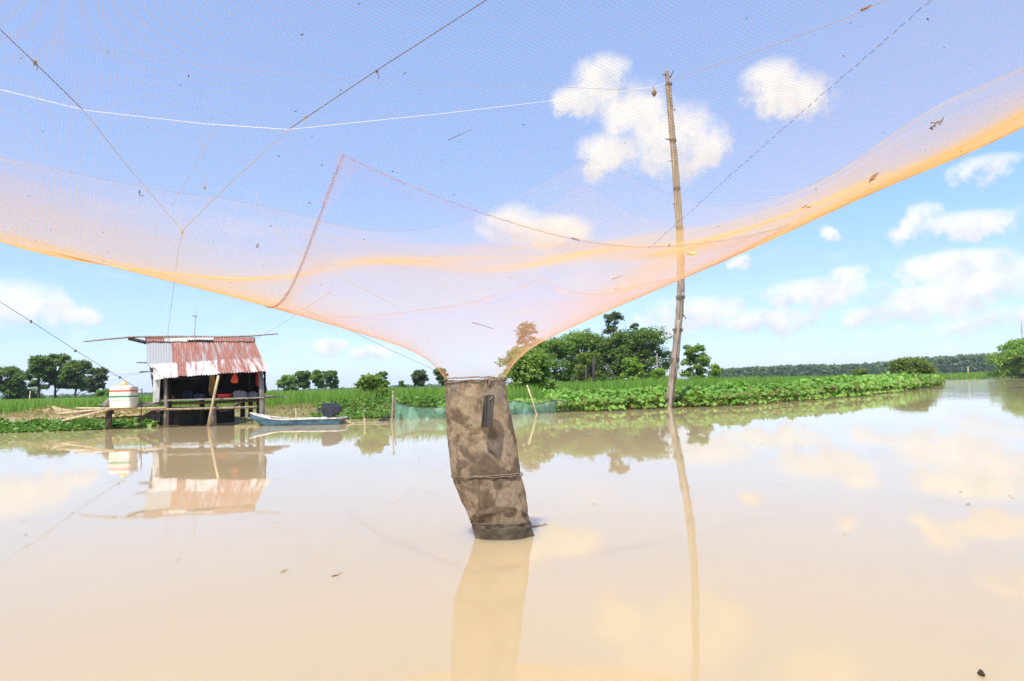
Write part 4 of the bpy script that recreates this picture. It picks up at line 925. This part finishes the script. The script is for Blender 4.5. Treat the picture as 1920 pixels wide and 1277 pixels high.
def stake(label, pts, r, mat='bamboo', group=None, name='stake'):
    O = atz(*pts[0][:2], 0); root = thing(name, label, 'stake', group, O)
    d = O.y; P = [at(x, y, d) - O for x, y in pts]; P = [P[0] - Vector((0, 0, .35))] + P
    m = MB(); m.tube(P, r, 6, wob=.08); m.build('shaft', MT[mat], root, smooth=True)
    m = MB(); m.tube([P[-2].lerp(P[-1], .82) + Vector((math.cos(t) * r * 1.15, math.sin(t) * r * 1.15, .004 * t)) for t in np.linspace(0, 6.283, 9)], r * .25, 4, cap=False); m.build('node', MT['post'], root)
stake('taller of the two bamboo stakes at the left end of the green pen', [(735, 793), (736, 760), (737, 733)], .03)
stake('shorter dark stake at the left end of the green pen', [(741, 790), (741, 765), (741, 745)], .022, 'post')
stake('bamboo stake leaning left in front of the right green pen', [(1006, 777), (998, 750), (988, 722)], .028, 'bamboo_pale')
stake('thin stake at the right end of the right green pen', [(1065, 773), (1064, 760), (1063, 748)], .025, 'darkpost')
stake('short bamboo stake in front of the blue boat', [(557, 797), (556, 788), (554, 766)], .022, 'bamboo_pale')
stake('short stick in the water right of the boat stern', [(684, 799), (684, 790), (683, 782)], .02, 'bamboo_pale')
stake('pale stick on the bank at the far left', [(50, 789), (53, 765), (57, 733)], .022, 'bamboo_pale')
stake('rotten stump stake in the hyacinth edge right of the tall pole', [(1451, 751), (1452, 742), (1453, 730)], .05, 'rope_tan')
stake('tiny stump at the waterline left of the tall pole', [(1222, 767), (1222, 763), (1222, 759)], .05, 'darkpost')
def fpost(label, x, y0, y1, d, r, mat):
    O = at(x, y0, d); O.z = float(ground_z(np.array(O.x), np.array(O.y))) - .1; root = thing('post', label, 'post', loc=O); m = MB(); T = at(x, y1, d) - O
    m.tube([Vector((0, 0, 0)), T * .5, T], [r, r, r * .9], 8, wob=.04); m.build('shaft', MT[mat], root, smooth=True)
    m = MB(); m.tube([T + Vector((0, 0, -.02)), T + Vector((0, 0, .05))], [r * 1.15, r * .8], 8); m.build('cap', MT[mat], root)
fpost('black post standing in the grass left of the tall pole', 1113, 716, 670, 48, .09, 'darkpost')
fpost('thin grey post just left of the tall pole', 1232, 712, 664, 52, .06, 'post')
fpost('short dark post half hidden in bushes', 1099, 714, 692, 50, .09, 'darkpost')
fpost('small white post on the far bank', 1815, 706, 688, 128, .10, 'bamboo_pale')
# floating bits
def floatstick(label, x0, y0, x1, y1, r, mat='darkpost', name='floating_stick'):
    a, b = atz(x0, y0, 0), atz(x1, y1, 0); root = thing(name, label, 'stick', loc=a); m = MB(); t = b - a
    m.tube([Vector((0, 0, 0)), t * .5 + Vector((0, 0, r * .5)), t], [r, r * 1.1, r * .5], 6, wob=.2); m.build('shaft', MT[mat], root)
    m = MB(); m.tube([t * .6, t * .75 + Vector((.02, .04, r * 1.5))], [r * .5, r * .3], 5); m.build('side_shoot', MT[mat], root)
floatstick('small stick floating at the right foot of the brown bag', 992, 989, 1027, 984, .006, 'post')
floatstick('long dark branch floating on the far water at the right', 1705, 729.5, 1790, 727.5, .03)
floatstick('short dark branch floating at the right edge of the water', 1890, 728, 1935, 727, .04)
floatstick('tiny leaf stem floating on the brown water left of the bag', 622, 1081, 634, 1079, .004, 'deadleaf')
nut = tag(MB().blob(atz(1840, 1263, .006), (.011, .011, .011), 10, 6, .2).build('floating_nut', MT['twig'], smooth=True), 'small dark nut floating in the bottom right corner', 'nut')

# ------------------------------------------------------------------ plants
def blades(name, px, py, hgt, wid, mat, seed, nb=5, lean=.35, **props):
    r = np.random.default_rng(seed); n = len(px); N = n * nb
    X0 = np.repeat(px, nb) + r.normal(0, .10, N); Y0 = np.repeat(py, nb) + r.normal(0, .10, N); Z0 = np.repeat(ground_z(px, py), nb)
    hh = np.repeat(hgt, nb) * r.uniform(.7, 1.12, N); an = r.uniform(0, 6.283, N); ln = hh * lean * r.uniform(.2, 1.3, N)
    ww = np.repeat(wid, nb) * r.uniform(.7, 1.3, N); sa = r.uniform(-.6, .6, N)
    dx, dy = np.cos(sa) * ww / 2, np.sin(sa) * ww / 2; lx, ly = np.cos(an) * ln, np.sin(an) * ln
    p = lambda f, w, z: np.stack([X0 + lx * f + dx * w, Y0 + ly * f + dy * w, Z0 + z * hh], 1)
    V = np.stack([p(0, -1, -.05), p(0, 1, -.05), p(.35, .8, .62), p(.35, -.8, .62), p(1, 0, 1)], 1).reshape(-1, 3)
    i = np.arange(N) * 5
    Fc = np.concatenate([np.stack([i, i + 1, i + 2, i + 3], 1), np.stack([i + 3, i + 2, i + 4, i + 4], 1)])
    # the tip is a triangle: use quads with a tiny fourth corner
    V2 = V.reshape(N, 5, 3); tip2 = V2[:, 4:5] + np.array([.004, 0, 0]); V3 = np.concatenate([V2, tip2], 1).reshape(-1, 3); i = np.arange(N) * 6
    Fc = np.concatenate([np.stack([i, i + 1, i + 2, i + 3], 1), np.stack([i + 3, i + 2, i + 5, i + 4], 1)])
    return np_mesh(name, V3, Fc, MT[mat], rnd=np.repeat(r.beta(2, 2, N), 6), **props)
# rice and reeds: rows thin out with distance
def field(n, x_px, d0, d1, inset, hgt, seed):
    r = np.random.default_rng(seed); d = d0 * (d1 / d0) ** r.random(n); f = r.uniform(x_px[0], x_px[1], n); x = (f - 960) / F * d
    ok = d > shore(x) + inset; return x[ok], d[ok]
x, y = field(9000, (-60, 300), 25.0, 120, 3.0, .55, 1); blades('rice_field', x, y, .50 + .06 * wav(x, y, .5), .012 * y / 14, 'grass', 1, 5, kind='stuff', label='bright green rice growing behind the bank', category='rice')
x, y = field(9000, (290, 1010), 25.5, 130, 2.2, .6, 2); blades('tall_grass', x, y, .58 + .12 * wav(x, y, .6), .012 * y / 14, 'grass', 2, 5, kind='stuff', label='tall green grass behind the boat and the pen', category='grass')
x, y = field(9000, (1000, 1790), 32, 160, 5.5, .8, 3); blades('reed_grass', x, y, .72 + .14 * wav(x, y, .6) , .012 * y / 15, 'grass', 3, 5, kind='stuff', label='light green reeds behind the hyacinth mat', category='grass')
x, y = field(2600, (1740, 1960), 126, 150, .5, .8, 4); blades('far_bank_grass', x, y, .75 + .25 * wav(x, y, .4), .1 + 0 * x, 'grass', 4, 4, kind='stuff', label='strip of grass along the far bank at the right', category='grass')
# dry grass on the bank
r = np.random.default_rng(9); n = 2600; x = r.uniform(-17, -4, n); y = shore(x) + r.uniform(.6, 4.5, n)
blades('dry_grass', x, y, .13 + .05 * r.random(n), .012 + 0 * x, 'grass_dry', 5, 5, .8, kind='stuff', label='short dry grass on the sandy bank', category='grass')
def weeds(name, label, n, x0, x1, o0, o1, h0, h1, size, mat, seed, water=False):
    r = np.random.default_rng(seed); x = r.uniform(x0, x1, n); o = r.uniform(o0, o1, n); y = shore(x) + o
    top = (h0 + (h1 - h0) * np.clip((o - o0) / (o1 - o0) * 1.6, 0, 1)) * (1 + .28 * wav(x, y, 1.6, 2) + .15 * wav(x, y, 4.2, 1))
    z = np.maximum(ground_z(x, y), 0) + top * r.random(n) ** .6
    V, Fc, rn = leaf_cloud(np.stack([x, y, z], 1), size, up=.7, aspect=1.35, bend=.2, seed=seed)
    return np_mesh(name, V, Fc, MT[mat], rnd=rn, kind='stuff', label=label, category='plants')
weeds('bank_weeds', 'leafy green creepers along the waterline at the left', 5200, -19, -11.5, -.35, .9, .05, .3, .11, 'weeds', 21)
weeds('bank_weeds', 'low creeping weeds behind the boat', 3000, -7.2, -2.0, .0, 2.2, .08, .3, .10, 'weeds', 22)
# hyacinth: round cupped leaves on stalks
def hyacinth(name, label, n, x0, x1, o0, o1, h0, h1, s0, seed, dens=1.0):
    r = np.random.default_rng(seed); u = r.random(n) ** dens; x = x0 + (x1 - x0) * u; o = o0 + (o1 - o0) * r.random(n) ** 1.5; y = shore(x) + o + .30 * np.sin(x * 1.3) + .2 * np.sin(x * 3.1 + 1) + .12 * np.sin(x * 6.3)
    hmax = (h0 + (h1 - h0) * np.clip((o - o0) / 1.3, 0, 1)) * (1 + .32 * wav(x, y, 1.1, 3) + .22 * wav(x, y, 3.3, 2))
    z = .04 + hmax * (.15 + .85 * r.random(n) ** .55); P = np.stack([x, y, z], 1)
    k = 8; an = np.linspace(0, 2 * np.pi, k, endpoint=False); s = s0 * r.uniform(.65, 1.25, n) * np.clip(1 - (x - 12) * .0, .8, 1)
    nz = r.normal(size=(n, 3)) * .62; nz[:, 2] = np.abs(nz[:, 2]) * .6 + .55; nz[:, 1] -= .35; nz /= np.linalg.norm(nz, axis=1, keepdims=True)
    a = np.cross(nz, r.normal(size=(n, 3))); a /= np.linalg.norm(a, axis=1, keepdims=True); b = np.cross(nz, a)
    ring = P[:, None] + (np.cos(an)[None, :, None] * a[:, None] * 1.12 + np.sin(an)[None, :, None] * b[:, None]) * s[:, None, None] / 2 + nz[:, None] * (s[:, None, None] * (.10 + .07 * np.cos(2 * an))[None, :, None])
    V = np.concatenate([ring, P[:, None]], 1); base = np.arange(n)[:, None] * (k + 1); j = np.arange(k)
    T = np.stack([base + j, base + (j + 1) % k, np.broadcast_to(base + k, (n, k))], -1).reshape(-1, 3)
    # stalk ribbons
    st = np.stack([P, P + np.array([.012, 0, 0]), np.stack([x + r.normal(0, .06, n), y + r.normal(0, .06, n), np.full(n, -.02)], 1)], 1).reshape(-1, 3); off = n * (k + 1); ts = off + np.arange(3 * n).reshape(n, 3)
    Vv = np.concatenate([V.reshape(-1, 3), st]); rn = np.clip(r.beta(1.8, 1.8, n) + .3 * wav(x, y, .9, 4), 0, 1); rn = np.maximum(rn, .05); rn[(r.random(n) < .015) | ((r.random(n) < .18) & (o < -.1 + .3 * wav(x, y, 1.7)))] = 0
    return np_mesh(name, Vv, np.concatenate([T, ts]), MT['hyacinth'], rnd=np.concatenate([np.repeat(rn, k + 1), np.repeat(rn, 3)]), smooth=False, kind='stuff', label=label, category='water plants')
hyacinth('water_hyacinth', 'dense glossy mat of water hyacinth right of the bag', 17000, 1.2, 15, -.5, 4.5, .28, .66, .15, 31)
hyacinth('water_hyacinth', 'mat of water hyacinth running out into a spit at the right', 12000, 15, 43, -.7, 4.5, .45, .85, .20, 32)
hyacinth('water_hyacinth', 'loose patch of water hyacinth behind the green pen', 1500, -2.6, 1.4, .2, 2.2, .22, .45, .14, 33)
hyacinth('water_hyacinth', 'stray clumps of water hyacinth drifting just off the mat', 420, 2.5, 24, -1.5, -.3, .10, .2, .13, 34)
# straw heap
r = np.random.default_rng(41)
def heap(name, label, cx, cy, rx, ry, h, seed):
    rr_ = random.Random(seed); O = Vector((cx, cy, float(ground_z(np.array(cx), np.array(cy))) - .05)); m = MB(); rg = []
    for i in range(7):
        f = i / 6; rg.append([Vector((math.cos(t) * rx * (1 - f ** 1.6) * (1 + .1 * math.sin(3 * t + seed) + rr_.uniform(-.04, .04)), math.sin(t) * ry * (1 - f ** 1.6), h * f * (1 + .12 * math.sin(t * 2 + f * 4)) + rr_.uniform(-.01, .01))) for t in np.linspace(0, 6.283, 28, endpoint=False)])
    m.loft(rg, cap=True); o = m.build(name, MT['straw'], smooth=True); o.location = O; tag(o, label, 'straw heap')
    rg2 = np.random.default_rng(seed); n = 700; a = rg2.uniform(0, 6.283, n); f = rg2.random(n) ** .6; x = np.cos(a) * rx * f; y = np.sin(a) * ry * f; z = h * np.maximum(0, 1 - f) ** .62
    V, Fc, rn = leaf_cloud(np.stack([x, y, z + .01], 1), .035, up=.5, aspect=7, bend=.3, seed=seed); np_mesh('straw_stalks', V, Fc, MT['grass_dry'], o, rnd=rn, kind='stuff')
heap('straw_heap', 'low heap of dry straw on the bank at the far left', -15.6, 23.2, 1.25, .9, .34, 3)
heap('straw_heap', 'smaller straw heap on the bank right of the larger one', -13.2, 23.0, 1.2, .8, .20, 5)

# trees -- left wood
LW = 'trees behind the rice field'
tree('broadleaf_tree', 'dark round tree cut by the left picture edge behind the rice', 12, 747, 688, 88, 92, 'leaf_dark', group=LW, n=5200)
tree('broadleaf_tree', 'tall two-topped tree left of the middle of the left wood', 72, 747, 668, 66, 92, 'leaf_dark', group=LW, n=4600)
tree('broadleaf_tree', 'tallest tree of the left wood with ragged crown', 104, 747, 664, 62, 94, 'leaf_dark', group=LW, n=5200)
tree('broadleaf_tree', 'broad dark tree in the middle of the left wood', 142, 746, 676, 70, 93, 'leaf_dark', group=LW, n=5200)
tree('broadleaf_tree', 'lighter thin-trunked tree at the right end of the left wood', 181, 745, 690, 48, 91, 'leaf_sparse', group=LW, n=2400, trunk='bark_pale', crown_from=.2)
tree('shrub', 'low green shrub at the right foot of the left wood', 200, 745, 730, 44, 88, 'leaf_mid', 'shrub', n=900, crown_from=.05, nclump=7)
tree('shrub', 'low dark undergrowth shrub under the left edge tree', 45, 748, 728, 70, 95, 'leaf_dark', 'shrub', n=1200, crown_from=.02, nclump=8)
MW = 'trees right of the hut'
tree('broadleaf_tree', 'leftmost tree of the small wood right of the hut', 541, 738, 704, 46, 105, 'leaf_mid', group=MW, n=2600, crown_from=.15)
tree('broadleaf_tree', 'dark tree second from the left in the small wood right of the hut', 568, 737, 696, 38, 106, 'leaf_dark', group=MW, n=3000)
tree('broadleaf_tree', 'lighter tree third from the left in the small wood right of the hut', 597, 736, 694, 34, 105, 'leaf_mid', group=MW, n=2600, trunk='bark_pale')
tree('broadleaf_tree', 'rightmost tree of the small wood right of the hut', 621, 735, 695, 34, 104, 'leaf_dark', group=MW, n=2600)
tree('leafy_shrub', 'bright bushy shrub with drooping leaves behind the boat', 697, 772, 704, 60, 28, 'leaf_mid', 'shrub', n=1500, leaf=.15, crown_from=.22, nclump=12, trunk_r=.06)
tree('leafy_shrub', 'yellowing lower shrub leaning right of the bushy shrub', 716, 772, 730, 36, 27.5, 'leaf_olive', 'shrub', n=600, leaf=.12, crown_from=.1, nclump=7)
tree('broadleaf_tree', 'dark tree rising just behind the bushy shrub', 716, 732, 697, 30, 85, 'leaf_dark', n=1600)
tree('broadleaf_tree', 'small tree between the shrub and the bag', 786, 729, 694, 36, 98, 'leaf_sparse', n=1900)
tree('shrub', 'tiny round tree left of the small tree beyond the grass', 753, 729, 714, 18, 98, 'leaf_mid', 'shrub', n=500, crown_from=.1, nclump=6)
tree('broadleaf_tree', 'tree half hidden by the left side of the bag neck', 828, 728, 690, 34, 96, 'leaf_dark', n=1900)
# wood behind the hyacinth
RW = 'wood behind the hyacinth'
tree('broadleaf_tree', 'green tree at the left of the wood beside the bag neck', 985, 716, 650, 117, 58, 'leaf_mid', group=RW, n=5670, crown_from=.02)
tree('sparse_tree', 'thin ragged tree seen through the netting above the bag', 990, 716, 604, 62, 62, 'leaf_sparse', n=1100, crown_from=.5, trunk='bark_pale', nclump=9, trunk_r=.07)
tree('broadleaf_tree', 'mid green tree second in the wood behind the hyacinth', 1040, 716, 634, 123, 64, 'leaf_mid', group=RW, n=7020, crown_from=.02, nclump=18)
tree('broadleaf_tree', 'tall green tree in the middle of the wood behind the hyacinth', 1092, 716, 620, 130, 67, 'leaf_mid', group=RW, n=7830, crown_from=.02, nclump=18)
tree('broadleaf_tree', 'darker tree right of the middle of the wood', 1150, 716, 630, 117, 66, 'leaf_dark', group=RW, n=7020, crown_from=.02, nclump=18)
tree('broadleaf_tree', 'large dark dome-shaped tree left of the tall pole', 1207, 716, 616, 135, 64, 'leaf_dark', group=RW, n=9450, crown_from=.02, nclump=20)
tree('sparse_tree', 'tall thin crown standing out above the wood', 1152, 716, 585, 52, 72, 'leaf_sparse', n=900, crown_from=.68, nclump=8, trunk='bark_pale', trunk_r=.09)
tree('sparse_tree', 'small wispy treetop right of the tall thin crown', 1195, 716, 606, 26, 74, 'leaf_sparse', n=300, crown_from=.8, nclump=5, trunk='bark_pale', trunk_r=.06)
tree('leafy_shrub', 'dense large-leaved bush beside the bag at the water', 1000, 742, 664, 104, 30.5, 'leaf_mid', 'shrub', n=4600, leaf=.12, crown_from=.02, nclump=16)
tree('leafy_shrub', 'pale grey-green shrub in front of the wood', 1106, 716, 660, 62, 52, 'leaf_olive', 'shrub', n=1900, crown_from=.05, nclump=10)
tree('leafy_shrub', 'bright yellow-green small tree in front of the dark wood', 1183, 715, 670, 56, 50, 'leaf_lite', 'shrub', n=1700, leaf=.12, crown_from=.15, nclump=10)
tree('leafy_shrub', 'low yellow-green shrub touching the tall pole from the left', 1236, 714, 690, 56, 49, 'leaf_lite', 'shrub', n=1100, leaf=.11, crown_from=.03, nclump=9)
tree('leafy_shrub', 'upright green tree right of the tall pole', 1306, 712, 646, 66, 52, 'leaf_mid', 'tree', n=2600, leaf=.13, crown_from=.05, nclump=13)
tree('leafy_shrub', 'low green bush right of the upright tree', 1342, 711, 682, 40, 54, 'leaf_lite', 'shrub', n=900, leaf=.12, crown_from=.02, nclump=8)
tree('leafy_shrub', 'broad olive bush on the hyacinth spit', 1712, 712, 670, 92, 72, 'leaf_olive', 'shrub', n=4200, crown_from=.02, nclump=16)
tree('leafy_shrub', 'small olive bush left of the broad olive bush', 1611, 708, 692, 38, 66, 'leaf_olive', 'shrub', n=1200, crown_from=.02, nclump=8)
tree('leafy_shrub', 'bright green tree cut by the right picture edge on the far bank', 1918, 711, 636, 104, 124, 'leaf_lite', 'tree', n=6200, crown_from=.03, nclump=16, leaf=.3)
br = thing('bare_tree', 'leafless thin tree top above the right edge tree', 'tree', loc=(at(1921, 706, 128).x, 128, .3)); O = Vector(br.location)
m = MB(); m.tube([Vector((0, 0, 0)), at(1918, 650, 128) - O, at(1915, 602, 128) - O], [.18, .1, .04], 6); m.build('trunk', MT['bark_pale'], br)
m = MB(); m.tube([at(1918, 640, 128) - O, at(1924, 620, 128) - O], [.06, .03], 5); m.tube([at(1917, 628, 128) - O, at(1912, 612, 128) - O], [.05, .02], 5); m.build('branch', MT['bark_pale'], br)

# the far wood: one mass of crowns, no trunk to be told apart
def far_wood(name, label, cols, d, leafn, leaf, mat, seed, zb=None):
    r = np.random.default_rng(seed); P = []; Dn = []
    for (x0, y0), (x1, y1) in zip(cols[:-1], cols[1:]):
        n = int(abs(x1 - x0) / 3.2) + 1
        for i in range(n):
            f = (i + r.random()) / n; x = x0 + (x1 - x0) * f; yt = y0 + (y1 - y0) * f + r.uniform(-1, 2.5); dd = d * r.uniform(.94, 1.1)
            tp = at(x, yt, dd); rad = r.uniform(4.5, 8.5) * dd / F; gz = float(ground_z(np.array(tp.x), np.array(tp.y)))
            cs = [(tp.x, tp.y, tp.z - rad * .8, rad, rad, rad * .8), (tp.x, tp.y - rad * .5, gz + (tp.z - gz) * .33, rad * 1.3, rad, max(.5, (tp.z - gz) * .6))]
            p, dn = crown_points(cs, leafn, r); P.append(p); Dn.append(dn)
    P = np.concatenate(P); Dn = np.concatenate(Dn); V, Fc, rn = leaf_cloud(P, leaf, seed=seed, nrm=Dn * .6)
    return np_mesh(name, V, Fc, MT[mat], rnd=rn, kind='stuff', label=label, category='wood')
far_wood('far_wood', 'long dark green wood along the horizon at the right', [(1330, 694), (1370, 690), (1440, 687), (1500, 684), (1560, 684), (1620, 682), (1680, 676), (1740, 670), (1800, 666), (1860, 663), (1960, 660)], 420, 330, 1.25, 'leaf_far', 51)
far_wood('far_wood', 'low hazy line of trees on the horizon at the left', [(-60, 744), (60, 742), (200, 739), (520, 732), (640, 728), (760, 722), (840, 721)], 460, 60, 1.6, 'leaf_far', 52)

# scum and bits of leaf drifting on the water, thicker along the bank
r = np.random.default_rng(77); n = 900; x = r.uniform(-18, 20, n); y = shore(x) - .1 - r.gamma(1.0, .5, n); n2_ = 260; x = np.concatenate([x, r.uniform(-9, 9, n2_)]); y = np.concatenate([y, r.uniform(3.2, 18, n2_)])
V, Fc, rn = leaf_cloud(np.stack([x, y, np.full(len(x), .006)], 1), .02, up=30, aspect=2.2, bend=.02, seed=78); V[:, 2] = np.clip(V[:, 2], .003, .012)
np_mesh('floating_scum', V, Fc, MT['grass_dry'], rnd=rn, kind='stuff', label='specks of leaf and straw drifting on the water', category='scum')
# ------------------------------------------------------------------ the air: a faint, even haze round the whole scene
hm = bpy.data.materials.new('haze_air'); hm.use_nodes = True; hn = hm.node_tree; hn.nodes.clear()
ho = hn.nodes.new('ShaderNodeOutputMaterial'); hv = hn.nodes.new('ShaderNodeVolumePrincipled')
hv.inputs['Color'].default_value = (.86, .92, 1.0, 1); hv.inputs['Density'].default_value = .00025; hv.inputs['Anisotropy'].default_value = .2
hn.links.new(hv.outputs[0], ho.inputs['Volume'])
MB().box((0, 650, 12), (3040, 1960, 28)).build('haze', hm, kind='stuff')
